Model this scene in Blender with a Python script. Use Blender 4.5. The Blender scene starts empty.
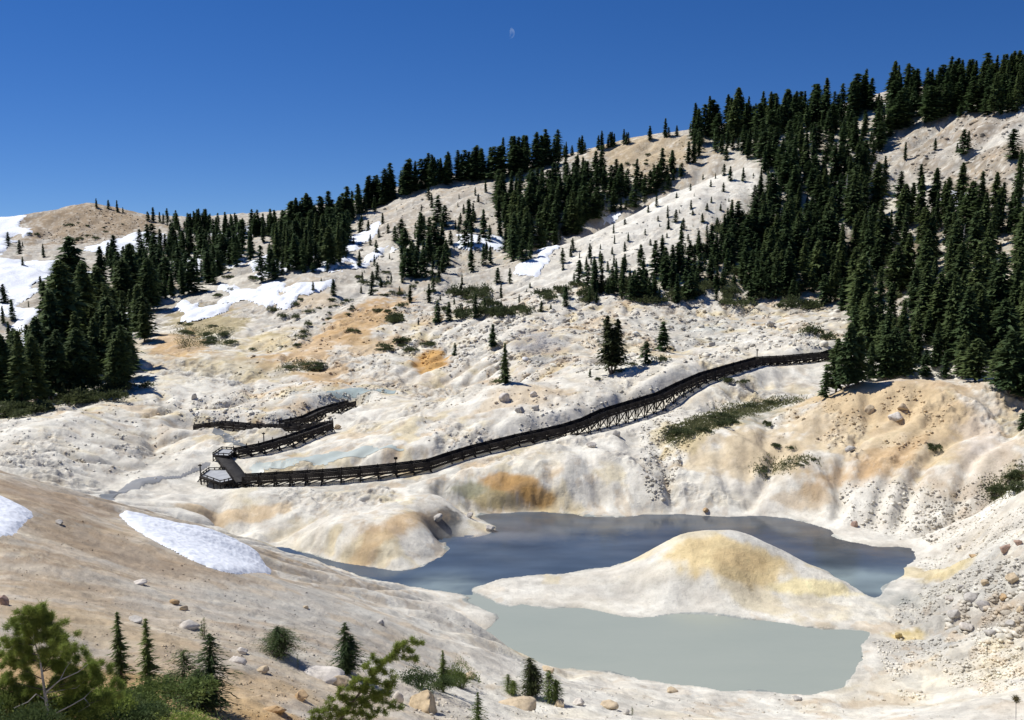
import bpy, bmesh, math, random
import numpy as np
from mathutils import Vector, Matrix
R = math.radians
rng = np.random.default_rng(7)
random.seed(7)
scene = bpy.context.scene
COL = scene.collection

# ------------------------------------------------------------------ camera
H = 40.0; F = 1000.0; PITCH = R(9.1)
cam_d = bpy.data.cameras.new("camera"); cam = bpy.data.objects.new("camera", cam_d); COL.objects.link(cam)
cam_d.sensor_width = 36.0; cam_d.lens = F/1024*36.0; cam_d.clip_end = 20000; cam_d.clip_start = .1
cam.location = (0, 0, H); cam.rotation_euler = (R(90)-PITCH, 0, 0)
scene.camera = cam
# ------------------------------------------------------------------ light
SUN_EL = R(56); SUN_AZ = R(-68)       # azimuth from +Y, negative = to the left
sd = Vector((math.sin(SUN_AZ)*math.cos(SUN_EL), math.cos(SUN_AZ)*math.cos(SUN_EL), math.sin(SUN_EL)))
world = bpy.data.worlds.new("World"); scene.world = world; world.use_nodes = True
nt = world.node_tree; bg = nt.nodes['Background']
sky = nt.nodes.new('ShaderNodeTexSky'); sky.sky_type = 'NISHITA'; sky.sun_disc = False
sky.sun_elevation = SUN_EL; sky.sun_rotation = SUN_AZ; sky.altitude = 2500
sky.air_density = 1.0; sky.dust_density = 0.0; sky.ozone_density = 4.0
gv = nt.nodes.new('ShaderNodeTexCoord'); mv = nt.nodes.new('ShaderNodeMapping'); mv.inputs['Scale'].default_value = (1, 1, 1.15); mv.inputs['Location'].default_value = (0, 0, .12)
nv = nt.nodes.new('ShaderNodeVectorMath'); nv.operation = 'NORMALIZE'; nt.links.new(gv.outputs['Generated'], mv.inputs[0]); nt.links.new(mv.outputs[0], nv.inputs[0]); nt.links.new(nv.outputs[0], sky.inputs[0])
hs = nt.nodes.new('ShaderNodeHueSaturation'); hs.inputs['Saturation'].default_value = 1.29; hs.inputs['Hue'].default_value = .512; nt.links.new(sky.outputs[0], hs.inputs['Color'])
nt.links.new(hs.outputs[0], bg.inputs[0]); bg.inputs[1].default_value = 0.088
sl = bpy.data.lights.new("sun", 'SUN'); so = bpy.data.objects.new("sun", sl); COL.objects.link(so)
sl.energy = 4.6; sl.angle = R(.53); sl.color = (1.0, .972, .93)
so.rotation_euler = sd.to_track_quat('Z', 'Y').to_euler()
scene.view_settings.view_transform = 'Standard'; scene.view_settings.look = 'None'
scene.view_settings.exposure = 0.10; scene.view_settings.gamma = 1.0
scene.view_settings.use_curve_mapping = False

# ------------------------------------------------------------------ maths helpers
_perm = rng.permutation(4096); _ang = rng.random(4096)*2*np.pi
_gx, _gy = np.cos(_ang), np.sin(_ang)
def perlin(x, y):
    xi = np.floor(x).astype(np.int64); yi = np.floor(y).astype(np.int64)
    xf = x-xi; yf = y-yi
    def g(ix, iy, fx, fy):
        h = _perm[(ix+_perm[iy & 4095]) & 4095]
        return _gx[h]*fx+_gy[h]*fy
    u = xf*xf*xf*(xf*(xf*6-15)+10); v = yf*yf*yf*(yf*(yf*6-15)+10)
    a = g(xi, yi, xf, yf); b = g(xi+1, yi, xf-1, yf); c = g(xi, yi+1, xf, yf-1); d = g(xi+1, yi+1, xf-1, yf-1)
    return (a+(b-a)*u+((c+(d-c)*u)-(a+(b-a)*u))*v)*1.5
def fbm(x, y, o=4, seed=0, gain=.5):
    s = 0; a = 1; t = 0
    for i in range(o):
        s = s+a*perlin(x*(2.03**i)+17.3*i+seed*31.7, y*(2.03**i)-9.1*i+seed*12.9); t += a; a *= gain
    return s/t
def ridged(x, y, o=4, seed=0):
    s = 0; a = 1; t = 0
    for i in range(o):
        s = s+a*(1-np.abs(perlin(x*2.1**i+seed*13.1+i*5, y*2.1**i+seed*7.7))*2); t += a; a *= .5
    return s/t
def sstep(a, b, x):
    t = np.clip((x-a)/(b-a), 0, 1); return t*t*(3-2*t)
def poly_sd(x, y, poly):
    """signed distance, positive inside"""
    P = np.asarray(poly, float); n = len(P)
    d = np.full(x.shape, 1e18); inside = np.zeros(x.shape, bool)
    for i in range(n):
        ax, ay = P[i]; bx, by = P[(i+1) % n]
        ex, ey = bx-ax, by-ay; wx, wy = x-ax, y-ay
        q = np.clip((wx*ex+wy*ey)/(ex*ex+ey*ey+1e-12), 0, 1)
        d = np.minimum(d, (wx-ex*q)**2+(wy-ey*q)**2)
        c = ((ay > y) != (by > y)) & (x < (bx-ax)*(y-ay)/((by-ay) if by != ay else 1e-12)+ax)
        inside ^= c
    d = np.sqrt(d); return np.where(inside, d, -d)
cp, sp = math.cos(PITCH), math.sin(PITCH)
def st(px, py):
    """sight line of a photo point: x/Y and (z-H)/Y"""
    a = (px-512)/F; b = (360-py)/F; yc = cp+b*sp
    return a/yc, (-sp+b*cp)/yc
def flat(px, py, z=0.0):
    s, t = st(px, py); Y = (z-H)/t; return (s*Y, Y)

# ------------------------------------------------------------------ lakes (shorelines on the level z=0)
upper_px = [(232,541),(262,546),(300,551),(345,564),(399,571),(428,563),(444,553),(447,541),(481,537),(496,531),(490,524),(474,515),(516,513),(557,512),
 (595,516),(640,516),(677,515),(707,517),(787,518),(829,530),(838,538),(872,546),(909,549),(914,559),(902,571),(893,580),(878,596),(866,592),(846,582),
 (820,573),(790,562),(755,557),(713,555),(670,557),(640,560),(604,568),(557,574),(505,578),(481,585),(472,591),(484,597),(470,599),(457,594),(422,588),(399,583),(369,580),
 (340,568),(300,556),(255,550)]
lower_px = [(470,597),(484,596),(500,604),(516,606),(586,609),(621,618),(645,618),(671,614),(701,613),(732,616),(787,625),(854,631),(868,635),(857,651),(854,662),(850,680),
 (836,689),(777,692),(747,691),(686,684),(640,679),(611,674),(583,669),(550,666),(517,653),(489,641),(480,634),(494,625),(494,615),(477,607),(462,601)]
upper = [flat(*p) for p in upper_px]; lower = [flat(*p) for p in lower_px]
def smooth_poly(P, n=4):
    P = np.array(P); out = []
    m = len(P)
    for i in range(m):
        p0, p1, p2, p3 = P[i-1], P[i], P[(i+1) % m], P[(i+2) % m]
        for k in range(n):
            t = k/n
            out.append(.5*((2*p1)+(-p0+p2)*t+(2*p0-5*p1+4*p2-p3)*t*t+(-p0+3*p1-3*p2+p3)*t**3))
    return np.array(out)
upper = smooth_poly(upper, 3); lower = smooth_poly(lower, 3)

# ------------------------------------------------------------------ terrain control points: photo point and depth in metres
C = []
def c(*pts):
    for p in pts: C.append((*st(p[0], p[1]), p[2]))
def ct(s, t, Y): C.append((s, t, Y))
# near slope under the viewer
for s in (-1.3, -.9, -.5, -.2, .1): ct(s, -.72, 2.5); ct(s, -.70, 6); ct(s, -.68, 12)
for s in (.4, .8, 1.3): ct(s, -.68, 2.5); ct(s, -.70, 6); ct(s, -.76, 14); ct(s, -.76, 25)
c((0,745,19.5),(200,742,23),(400,730,36),(500,722,46),(600,720,55),(700,720,63),(850,720,69),(1024,720,62))
c((-150,745,18),(-150,600,34),(-150,480,60),(-150,440,75))
c((0,650,30),(0,600,38),(0,540,50),(0,500,60),(0,473,72),(0,492,92),(0,465,120))
c((100,650,34),(100,600,45),(100,550,58),(100,515,70),(100,501,76),(100,514,97),(100,491,125))
c((200,650,38),(200,600,52),(200,560,64),(200,528,78),(200,536,94),(200,516,115))
c((275,640,46),(275,600,60),(275,575,73),(277,557,84),(275,553,98),(262,546,107))
c((340,640,52),(340,600,68),(340,576,88),(400,650,60),(400,610,76),(400,700,44),(500,700,57),(450,640,68),(450,610,82),(600,700,65),(570,680,76))
# dome island between the two pools
c((713,529,104),(690,531,104),(735,530,104),(765,541,103),(790,555,102),(820,567,101),(670,538,104),(640,556,104),(610,569,104),(660,575,98),(720,575,97),(760,590,97),(840,590,97),(840,605,96.5),
  (600,585,99),(540,585,101),(700,600,95),(620,605,96.5))
# white peninsula, banks
c((380,545,107),(320,530,110),(300,500,122),(250,520,112),(250,495,123),(300,480,131),(350,510,118),(400,500,121),(430,522,113.5),(440,500,121),(380,478,131),(440,475,130),(470,522,119))
c((480,485,127),(500,468,129),(540,462,131),(560,480,127.5),(600,480,129),(600,500,126.5),(560,500,125.5),(520,500,125),(480,458,134),(600,440,139),(640,430,143),(640,480,129),(655,500,126),(600,418,148))
c((660,400,157),(700,378,165),(760,361,178),(835,353,185),(720,400,158),(760,380,170),(700,415,152),(780,400,160))
# hump behind the walkway
c((500,386,160),(520,382,164),(560,378,165),(610,374,168),(430,422,150),(550,400,153),(470,405,153),(460,440,140),(400,450,139),(650,360,175),(490,398,182),(440,398,178))
c((400,392,182),(350,395,177),(330,420,158),(300,450,143),(230,455,138),(215,472,133),(380,430,151),(350,460,138),(400,410,165),(300,400,173),(250,420,158),(200,430,152),(200,400,172),(170,455,142),(190,485,128),(240,475,132))
# vents and pale bowl
c((540,352,197),(560,330,212),(640,330,215),(640,310,232),(720,312,235),(720,340,205),(700,355,190),(800,322,215),(800,340,200),(850,345,192),(600,350,198),(500,350,205),(480,330,222),(450,350,212),(450,370,198))
# right hand mound and bank
c((700,440,138),(700,480,129),(670,505,125.5),(750,500,126.5),(800,480,127),(800,510,124),(800,430,140),(800,403,151),(750,440,139),(840,390,152),(870,380,150),(870,430,138),(870,490,124),(870,535,117),(910,376,149),(950,378,146),
  (950,430,133),(950,480,122),(1000,385,141),(1010,395,139),(1024,450,122),(1024,410,136),(940,522,117.5),(1000,500,117),(1024,480,112),(1024,500,106),(1024,540,93),(980,530,108),(960,560,104),(920,570,104),(1000,600,88),(1024,600,85),(900,610,95),(940,640,85.5),
  (890,650,86),(880,690,78.5),(940,700,74),(1000,700,68),(900,625,91.5),(665,470,132),(662,440,140),(750,470,131))
c((1150,480,110),(1150,600,84),(1150,400,138),(1150,720,60))
c((870,392,166),(950,390,164),(1010,400,155),(860,370,175))
# forest slope on the right
c((900,350,186),(900,300,235),(900,250,275),(900,200,310),(900,150,348),(900,112,385),(880,96,402),(940,88,397),(1000,300,200),(1000,350,172),(1000,250,232),(1000,200,265),(1000,150,305),(1000,88,378),(1024,78,378),
  (800,300,240),(800,250,272),(800,200,305),(800,150,355),(800,122,405),(750,138,402),(1150,300,185),(1150,200,240),(1150,60,370),(960,140,330))
# pale slope and ridge
c((757,164,338),(740,170,335),(690,186,327),(640,207,318),(600,228,302),(560,252,289),(525,270,276),(700,230,290),(640,250,275),(600,292,245),(660,290,247),(720,280,255),(560,290,247),(520,305,243),(750,220,292))
c((690,200,352),(640,225,345),(600,245,335),(560,255,318),(540,240,330))    # the gully behind its edge
c((700,128,430),(670,132,438),(640,137,440),(600,146,440),(570,154,440),(700,165,375),(640,185,372),(600,205,360),(560,190,385))
c((520,166,440),(480,173,435),(430,180,425),(400,192,420),(370,205,415),(350,214,410),(320,226,405),(300,232,410),(520,220,345),(500,200,370),(430,205,378),(400,232,340),(480,240,320),(450,262,300),(400,290,265),(450,300,255),(350,300,260),(350,270,290),
  (350,240,340),(300,330,230),(300,290,268),(300,260,310),(250,350,214),(400,340,220),(350,360,205),(300,370,198),(500,290,262),(480,310,240))
# left: knob, snowfields, forest
c((260,232,430),(200,228,470),(150,217,520),(125,211,488),(95,204,480),(60,208,478),(30,214,475),(0,222,500),(-60,214,500),(15,235,430),(40,240,420),(80,244,400),(140,240,420),(110,230,440),(0,270,340),(60,270,345),(0,300,300),(0,330,262),(60,300,292),
  (60,340,245),(150,270,330),(200,260,352),(150,300,285),(150,335,235),(200,310,262),(250,290,285),(250,255,345),(220,350,210),(180,340,225),(150,370,195),(100,400,170),(100,370,197),(0,380,190),(0,420,146),(60,430,142),(100,425,150),(0,445,132),(150,440,149),(150,475,132),(120,492,124),(60,460,128),(-100,420,146),(-100,300,290),(-150,220,480))
# lands behind the skyline
for s in (-1.3, -.8, -.5, -.3, -.1, .1, .3, .5, .8, 1.3):
    ct(s, -.045, 800); ct(s, -.045, 1600); ct(s, -.03, 4000); ct(s, -.02, 9000)
for s in (-1.3, -.9, .9, 1.3):
    ct(s, -.05, 500); ct(s, -.15, 180); ct(s, -.30, 90); ct(s, -.5, 40)
for P in (upper, lower):
    for (x, y) in P[::3]: C.append((x/y, -H/y+.0015, y))
# shore behind the dome keeps low
C = np.array(C)
LK = 1.15
kp = np.stack([C[:, 0], np.log(C[:, 2])*LK], 1); kv = C[:, 1]
# drop near-duplicates
keep = []
for i in range(len(kp)):
    if all((kp[i, 0]-kp[j, 0])**2+(kp[i, 1]-kp[j, 1])**2 > .006**2 for j in keep): keep.append(i)
kp = kp[keep]; kv = kv[keep]
CC = .018
D = np.sqrt(((kp[:, None]-kp[None])**2).sum(-1)+CC*CC)
n = len(kp)
A = np.zeros((n+3, n+3)); A[:n, :n] = -D+np.eye(n)*-.0; A[:n, :n] += np.eye(n)*0.0015
A[:n, n] = 1; A[:n, n+1:] = kp; A[n, :n] = 1; A[n+1:, :n] = kp.T
w = np.linalg.solve(A, np.concatenate([kv, [0, 0, 0]]))

# grid, finer inside the valley and where the relief is seen
S = np.concatenate([np.linspace(-1.3, -.56, 60)[:-1], np.linspace(-.56, .56, 900), np.linspace(.56, 1.3, 60)[1:]])
Lg = np.concatenate([np.linspace(math.log(2.5), math.log(18), 60)[:-1], np.linspace(math.log(18), math.log(70), 330)[:-1], np.linspace(math.log(70), math.log(260), 620)[:-1],
                     np.linspace(math.log(260), math.log(560), 260)[:-1], np.linspace(math.log(560), math.log(9000), 50)])
NS, NL = len(S), len(Lg)
sc = np.concatenate([np.linspace(-1.3, -.6, 15)[:-1], np.linspace(-.6, .6, 260), np.linspace(.6, 1.3, 15)[1:]])
lc = np.linspace(Lg[0], Lg[-1], 420)
gs, gl = np.meshgrid(sc, lc)
q = np.stack([gs.ravel(), gl.ravel()*LK], 1); T0 = np.zeros(len(q))
for i in range(0, len(q), 20000):
    qq = q[i:i+20000]; d = np.sqrt(((qq[:, None]-kp[None])**2).sum(-1)+CC*CC)
    T0[i:i+20000] = -d@w[:n]+w[n]+qq@w[n+1:]
T0 = T0.reshape(gs.shape)
def up1(A, xo, xn):      # Catmull-Rom along last axis on (nearly) smooth data
    k = np.clip(np.searchsorted(xo, xn)-1, 0, len(xo)-2)
    t = (xn-xo[k])/(xo[k+1]-xo[k])
    k0 = np.clip(k-1, 0, None); k3 = np.clip(k+2, None, len(xo)-1)
    p0, p1, p2, p3 = A[..., k0], A[..., k], A[..., k+1], A[..., k3]
    return .5*((2*p1)+(-p0+p2)*t+(2*p0-5*p1+4*p2-p3)*t*t+(-p0+3*p1-3*p2+p3)*t**3)
T0 = up1(T0, sc, S); T0 = up1(T0.T, lc, Lg).T
YY = np.exp(Lg)[:, None]*np.ones((1, NS)); XX = S[None]*YY
ZB = H+T0*YY
# --- relief
sdu = poly_sd(XX[300:1000], YY[300:1000], upper); sdl = poly_sd(XX[300:1000], YY[300:1000], lower)
SD = np.full(XX.shape, -1e3); SD[300:1000] = np.maximum(sdu, sdl)
warpx = XX+4*fbm(XX/22, YY/22, 3, 5); warpy = YY+4*fbm(XX/22, YY/22, 3, 6)
far = sstep(170, 320, YY)
wx2 = XX+5*fbm(XX/30, YY/30, 3, 15); wy2 = YY+5*fbm(XX/30, YY/30, 3, 16)
bil = 2.4*(np.abs(perlin(wx2/24+3.3, wy2/24))-.28)+1.1*(np.abs(perlin(wx2/10+1.3, wy2/10+7))-.28)+.5*(np.abs(perlin(wx2/4.3+1.3, wy2/4.3+7))-.28)
midz = sstep(118, 135, YY)*(1-sstep(420, 560, YY))*(1-sstep(110, 60, YY))
rel = bil*midz*1.3+.9*fbm(warpx/16, warpy/16, 4, 1)+.45*(ridged(warpx/9, warpy/9, 3, 2)-.45)+.16*fbm(XX/2.2, YY/2.2, 3, 3)
rel2 = 3.0*(ridged(warpx/45, warpy/45, 4, 8)-.5)+1.6*fbm(XX/18, YY/18, 4, 9)+.5*fbm(XX/4, YY/4, 3, 19)
near = 1-sstep(40, 100, YY)
micro = .05*fbm(XX/.7, YY/.7, 3, 21)+.12*np.clip(fbm(XX/1.6, YY/1.6, 3, 22), 0, 1)
shore = sstep(0, 7, -SD)
crest = 1-.55*np.exp(-((T0-0)*0))*0
# smooth island and lake shelf, smoother left slope, rough right bank
damp = np.ones_like(XX)
damp *= 1-.75*np.exp(-(((XX-22)/20)**2+((YY-101)/12)**2))
damp *= 1-.72*sstep(-6, -22, XX)*(1-sstep(85, 100, YY))
rough = np.exp(-(((XX-46)/12)**2+((YY-92)/22)**2))
Z = ZB+(rel*.62*(1-far)+rel2*far*.8)*shore*damp+micro*(.6+near)*sstep(0, 3, -SD)+rough*shore*.55*(ridged(XX/3, YY/3, 3, 12)-.4)
# shoreline
sdw = SD+1.3*fbm(XX/5.5, YY/4.5, 4, 30)
out = .03+np.clip(-sdw, 0, 99)*.10
k = sstep(.1, 2.0, -sdw)
Zs = np.where(sdw < 0, out*(1-k)+np.maximum(Z, .12)*k, -.02-np.minimum(np.abs(sdw)*.35, 1.5))
use = SD > -60
Z = np.where(use, Zs, Z)
def idx0(s, L):
    i = np.clip(np.searchsorted(Lg, L)-1, 0, NL-2); j = np.clip(np.searchsorted(S, s)-1, 0, NS-2)
    return i, j, np.clip((L-Lg[i])/(Lg[i+1]-Lg[i]), 0, 1), np.clip((s-S[j])/(S[j+1]-S[j]), 0, 1)
def gz0(x, y):
    i, j, a, b = idx0(x/y, np.log(y)); return Z[i, j]*(1-a)*(1-b)+Z[i+1, j]*a*(1-b)+Z[i, j+1]*(1-a)*b+Z[i+1, j+1]*a*b
# running water carves rills and gullies: many drops followed downhill on a square grid
FLOW = np.zeros(XX.shape)
def blur(A, n=1):
    for _ in range(n):
        A = (np.roll(A, 1, 0)+2*A+np.roll(A, -1, 0))/4; A = (np.roll(A, 1, 1)+2*A+np.roll(A, -1, 1))/4
    return A
def erode(x0, x1, y0, y1, cell, rounds, ndrop, steps, strength, lim, fade):
    global Z, FLOW
    nx, ny = int((x1-x0)/cell), int((y1-y0)/cell); gx, gy = np.meshgrid(x0+np.arange(nx)*cell, y0+np.arange(ny)*cell)
    Hh = gz0(gx, gy)/cell; H0 = Hh.copy(); fl = np.zeros(nx*ny); r_ = np.random.default_rng(11)
    for rd in range(rounds):
        px = r_.random(ndrop)*(nx-3)+1; py = r_.random(ndrop)*(ny-3)+1; dx = np.zeros(ndrop); dy = np.zeros(ndrop); wa = np.ones(ndrop); sp_ = np.ones(ndrop); al = np.ones(ndrop, bool); fr_ = np.zeros(nx*ny)
        for st_ in range(steps):
            ix = px.astype(int); iy = py.astype(int); fx = px-ix; fy = py-iy
            h00 = Hh[iy, ix]; h10 = Hh[iy, ix+1]; h01 = Hh[iy+1, ix]; h11 = Hh[iy+1, ix+1]
            gx_ = (h10-h00)*(1-fy)+(h11-h01)*fy; gy_ = (h01-h00)*(1-fx)+(h11-h10)*fx; h = h00*(1-fx)*(1-fy)+h10*fx*(1-fy)+h01*(1-fx)*fy+h11*fx*fy
            dx = dx*.25-gx_*.75; dy = dy*.25-gy_*.75; l = np.hypot(dx, dy)+1e-9; dx /= l; dy /= l
            nx_ = px+dx; ny_ = py+dy; al &= (nx_ > 1) & (nx_ < nx-2) & (ny_ > 1) & (ny_ < ny-2)
            nx_ = np.clip(nx_, 1, nx-2.01); ny_ = np.clip(ny_, 1, ny-2.01); jx = nx_.astype(int); jy = ny_.astype(int); ex = nx_-jx; ey = ny_-jy
            h2 = Hh[jy, jx]*(1-ex)*(1-ey)+Hh[jy, jx+1]*ex*(1-ey)+Hh[jy+1, jx]*(1-ex)*ey+Hh[jy+1, jx+1]*ex*ey; dh = h2-h
            al &= dh < .25
            fi = iy*nx+ix; fr_ += np.bincount(fi, weights=wa*al, minlength=nx*ny)[:nx*ny]
            wa *= .99; px, py = nx_, ny_
        fl += fr_; fm = fr_.reshape(ny, nx); sy_, sx_ = np.gradient(blur(Hh, 2)); slp = np.clip(np.hypot(sx_, sy_), 0, .7)
        lg_ = np.log1p(fm); loc = lg_-blur(lg_, 12); Hh = Hh-strength*(blur(np.clip(loc, -1.2, 2.5), 1))*np.clip(slp*2.2, .12, 1)
        Hh = Hh*.8+blur(Hh)*.2
    D = np.clip((Hh-H0)*cell, -lim, lim); f2 = blur(np.log1p(fl.reshape(ny, nx)), 1); f2 = f2/np.percentile(f2, 99)
    i0, i1 = np.searchsorted(Lg, math.log(y0+cell*2)), np.searchsorted(Lg, math.log(y1-cell*3))
    X_, Y_ = XX[i0:i1], YY[i0:i1]; u = np.clip((X_-x0)/cell, 1, nx-2.01); v = np.clip((Y_-y0)/cell, 1, ny-2.01); iu = u.astype(int); iv = v.astype(int); fu = u-iu; fv = v-iv
    def smp(A): return A[iv, iu]*(1-fu)*(1-fv)+A[iv, iu+1]*fu*(1-fv)+A[iv+1, iu]*(1-fu)*fv+A[iv+1, iu+1]*fu*fv
    m_ = sstep(0, fade, X_-x0)*sstep(0, fade, x1-X_)*sstep(0, fade, Y_-y0)*sstep(0, fade, y1-Y_)*sstep(.3, 3, -SD[i0:i1])
    Z[i0:i1] += smp(D)*m_; FLOW[i0:i1] = np.maximum(FLOW[i0:i1], smp(f2)*m_)
erode(-115, 115, 68, 275, .62, 9, 30000, 80, .13, 1.5, 8)
erode(-330, 330, 235, 500, 1.5, 6, 26000, 70, .11, 3.0, 25)
RGH = sstep(.0, .22, fbm(warpx/17+2, warpy/17, 4, 66))*sstep(112, 125, YY)
RGH = np.maximum(RGH, np.exp(-(((XX-44)/11)**2+((YY-94)/18)**2)))*sstep(1, 4, -SD)
RGH *= 1-np.exp(-(((XX-22)/20)**2+((YY-101)/12)**2))
blk = np.abs(perlin(warpx/2.6, warpy/2.6))+.5*np.abs(perlin(warpx/1.2+5, warpy/1.2)); Z += RGH*(.85*np.clip(.42-blk, -.3, .42)+.35*np.round(2.2*fbm(XX/2.2+7, YY/2.2, 3, 67))/2.2*sstep(0, .1, RGH))*sstep(110, 125, YY+30)*(YY < 300)
Z += .55*np.clip(ridged(warpx/6.5+3, warpy/6.5, 4, 70)-.62, 0, 1)*sstep(118, 130, YY)*(YY < 420)*sstep(1, 4, -SD)
hx, hy = flat(445, 529, 1.0); hol = np.exp(-(((XX-hx)/2.6)**2+((YY-hy)/2.6)**2)); Z -= 1.7*hol*sstep(.0, 1.5, -SD)
# walkway lines: photo point, depth, height of deck over the ground
def wpt(px, py, Y): s, t = st(px, py); return np.array([s*Y, Y, H+t*Y])
def path(L): return [(wpt(a[0], a[1], a[2]), a[3]) for a in L]
PATHW = path([(244,480,131,1.15),(322,475.5,131,1.1),(360,472.5,131.6,1.1),(396,469,132.5,1.0),(429,465,134,.8),(450,458,135.5,.7),(473,451,137,.7),(517,440,140,.8),(545,434,142,.8),(563,430,143.5,1.0),(585,423,146,1.5),(604,414,149,2.1),(632,405.5,153,2.4),(660,397,157,2.2),(680,387,161,1.6),(703,377,165,1.1),(730,369,170,.9),(759,361,176,.8),(787,359.5,181,.9),(825,356,186,.9),(842,350.5,190,.7)])
PATHR = path([(243,481.5,131,.7),(233,468,135.5,.8),(222,455,140,.8)])
PATHB = path([(236,452,141,.8),(262,447,143.5,1.0),(290,439,147.5,1.2),(310,432,150.5,1.0),(329,425,154,.9)])
PATHC = path([(330,424,155.5,.9),(312,427,156.5,.7),(290,428,157,.7),(260,428,157.5,.8),(224,424.5,159,.7),(194,428,158,.6)])
PATHD = path([(282,424,160,.9),(305,419,163,1.2),(322,411,167,1.4),(335,407,170,1.2),(352,403,174,1.0)])
PATHE = path([(240,482,131,.7),(220,479,132.5,.7),(203,475,134,.7)])
for PT in (PATHW, PATHR, PATHB, PATHC, PATHD, PATHE):
    num = np.zeros(XX.shape); best = np.full(XX.shape, 1e9)
    lo, hi = np.searchsorted(Lg, math.log(118)), np.searchsorted(Lg, math.log(205)); xs_, ys_ = XX[lo:hi], YY[lo:hi]; bs = best[lo:hi]; zz_ = np.zeros(xs_.shape)
    for (a, ga), (b_, gb) in zip(PT[:-1], PT[1:]):
        e_ = b_-a; q_ = np.clip(((xs_-a[0])*e_[0]+(ys_-a[1])*e_[1])/(e_[0]**2+e_[1]**2), 0, 1); d_ = np.hypot(xs_-a[0]-e_[0]*q_, ys_-a[1]-e_[1]*q_)
        m_ = d_ < bs; bs = np.where(m_, d_, bs); zz_ = np.where(m_, a[2]+e_[2]*q_-(ga+(gb-ga)*q_), zz_)
    w_ = 1-sstep(1.2, 5.5, bs); Z[lo:hi] = Z[lo:hi]*(1-w_)+zz_*w_+.12*fbm(xs_/2, ys_/2, 3, 33)*w_
TT = (Z-H)/YY
def idx(s, L):
    i = np.clip(np.searchsorted(Lg, L)-1, 0, NL-2); j = np.clip(np.searchsorted(S, s)-1, 0, NS-2)
    return i, j, (L-Lg[i])/(Lg[i+1]-Lg[i]), (s-S[j])/(S[j+1]-S[j])
def gz(x, y):
    """ground height at a place"""
    x = np.asarray(x, float); y = np.maximum(np.asarray(y, float), 2.6)
    i, j, a, b = idx(x/y, np.log(y)); a = np.clip(a, 0, 1); b = np.clip(b, 0, 1)
    return Z[i, j]*(1-a)*(1-b)+Z[i+1, j]*a*(1-b)+Z[i, j+1]*(1-a)*b+Z[i+1, j+1]*a*b
def hit(px, py, ymin=14):
    """where the sight line of a photo point meets the ground"""
    s, t = st(px, py); j = int(np.clip(np.searchsorted(S, s), 1, NS-1))
    b = (s-S[j-1])/(S[j]-S[j-1]); colm = TT[:, j-1]*(1-b)+TT[:, j]*b
    ok = np.where((colm >= t) & (np.exp(Lg) > ymin))[0]
    if len(ok) == 0: return None
    i = ok[0]
    if i == 0: Y = math.exp(Lg[0])
    else:
        d = colm[i]-colm[i-1]; f = (t-colm[i-1])/d if abs(d) > 1e-9 else 0
        f = min(max(f, 0), 1); Y = math.exp(Lg[i-1]+(Lg[i]-Lg[i-1])*f)
    return (s*Y, Y, float(gz(s*Y, Y)))
def hit_far(px, py, ymin=14):
    h = hit(px, py, ymin)
    k = 0
    while h is None and k < 60: py += 1; k += 1; h = hit(px, py, ymin)
    return h
def to_px(x, y, z):
    s = x/y; t = (z-H)/y
    # ray (s,1,t): forward comp, up comp
    fw = cp-t*sp; upc = sp+t*cp
    return 512+F*s/fw, 360-F*upc/fw

# ------------------------------------------------------------------ mesh + material helpers
def link(name, me, mat=None, parent=None, smooth=False):
    o = bpy.data.objects.new(name, me); COL.objects.link(o)
    if mat and not me.materials: me.materials.append(mat)
    if parent: o.parent = parent
    if smooth: me.polygons.foreach_set('use_smooth', np.ones(len(me.polygons), bool))
    return o
def mesh_np(name, V, Fc, k=4):
    me = bpy.data.meshes.new(name); V = np.asarray(V, np.float32); Fc = np.asarray(Fc, np.int32)
    me.vertices.add(len(V)); me.vertices.foreach_set('co', V.ravel())
    me.loops.add(Fc.size); me.loops.foreach_set('vertex_index', Fc.ravel())
    me.polygons.add(len(Fc)); me.polygons.foreach_set('loop_start', np.arange(len(Fc), dtype=np.int32)*k)
    me.update(calc_edges=True); return me
def tag(o, label=None, cat=None, group=None, kind=None):
    if label: o['label'] = label
    if cat: o['category'] = cat
    if group: o['group'] = group
    if kind: o['kind'] = kind
    return o
def empty(name, loc, rz=0):
    o = bpy.data.objects.new(name, None); COL.objects.link(o); o.location = loc; o.rotation_euler = (0, 0, rz); o.empty_display_size = .3; return o
def mat(name, col, rough=.9, spec=.2):
    m = bpy.data.materials.new(name); m.use_nodes = True; b = m.node_tree.nodes['Principled BSDF']
    b.inputs['Base Color'].default_value = (*col, 1); b.inputs['Roughness'].default_value = rough
    b.inputs['Specular IOR Level'].default_value = spec; return m
def nodes(m): return m.node_tree.nodes, m.node_tree.links, m.node_tree.nodes['Principled BSDF']
def noise(nd, ln, co, scale, detail=5, rough=.6):
    t = nd.new('ShaderNodeTexNoise'); t.inputs['Scale'].default_value = scale; t.inputs['Detail'].default_value = detail
    t.inputs['Roughness'].default_value = rough; ln.new(co, t.inputs['Vector']); return t
def ramp(nd, ln, fac, stops):
    r = nd.new('ShaderNodeValToRGB'); e = r.color_ramp.elements
    e[0].position, e[0].color = stops[0][0], (*stops[0][1], 1); e[1].position, e[1].color = stops[-1][0], (*stops[-1][1], 1)
    for p, cc in stops[1:-1]:
        x = e.new(p); x.color = (*cc, 1)
    ln.new(fac, r.inputs[0]); return r
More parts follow.
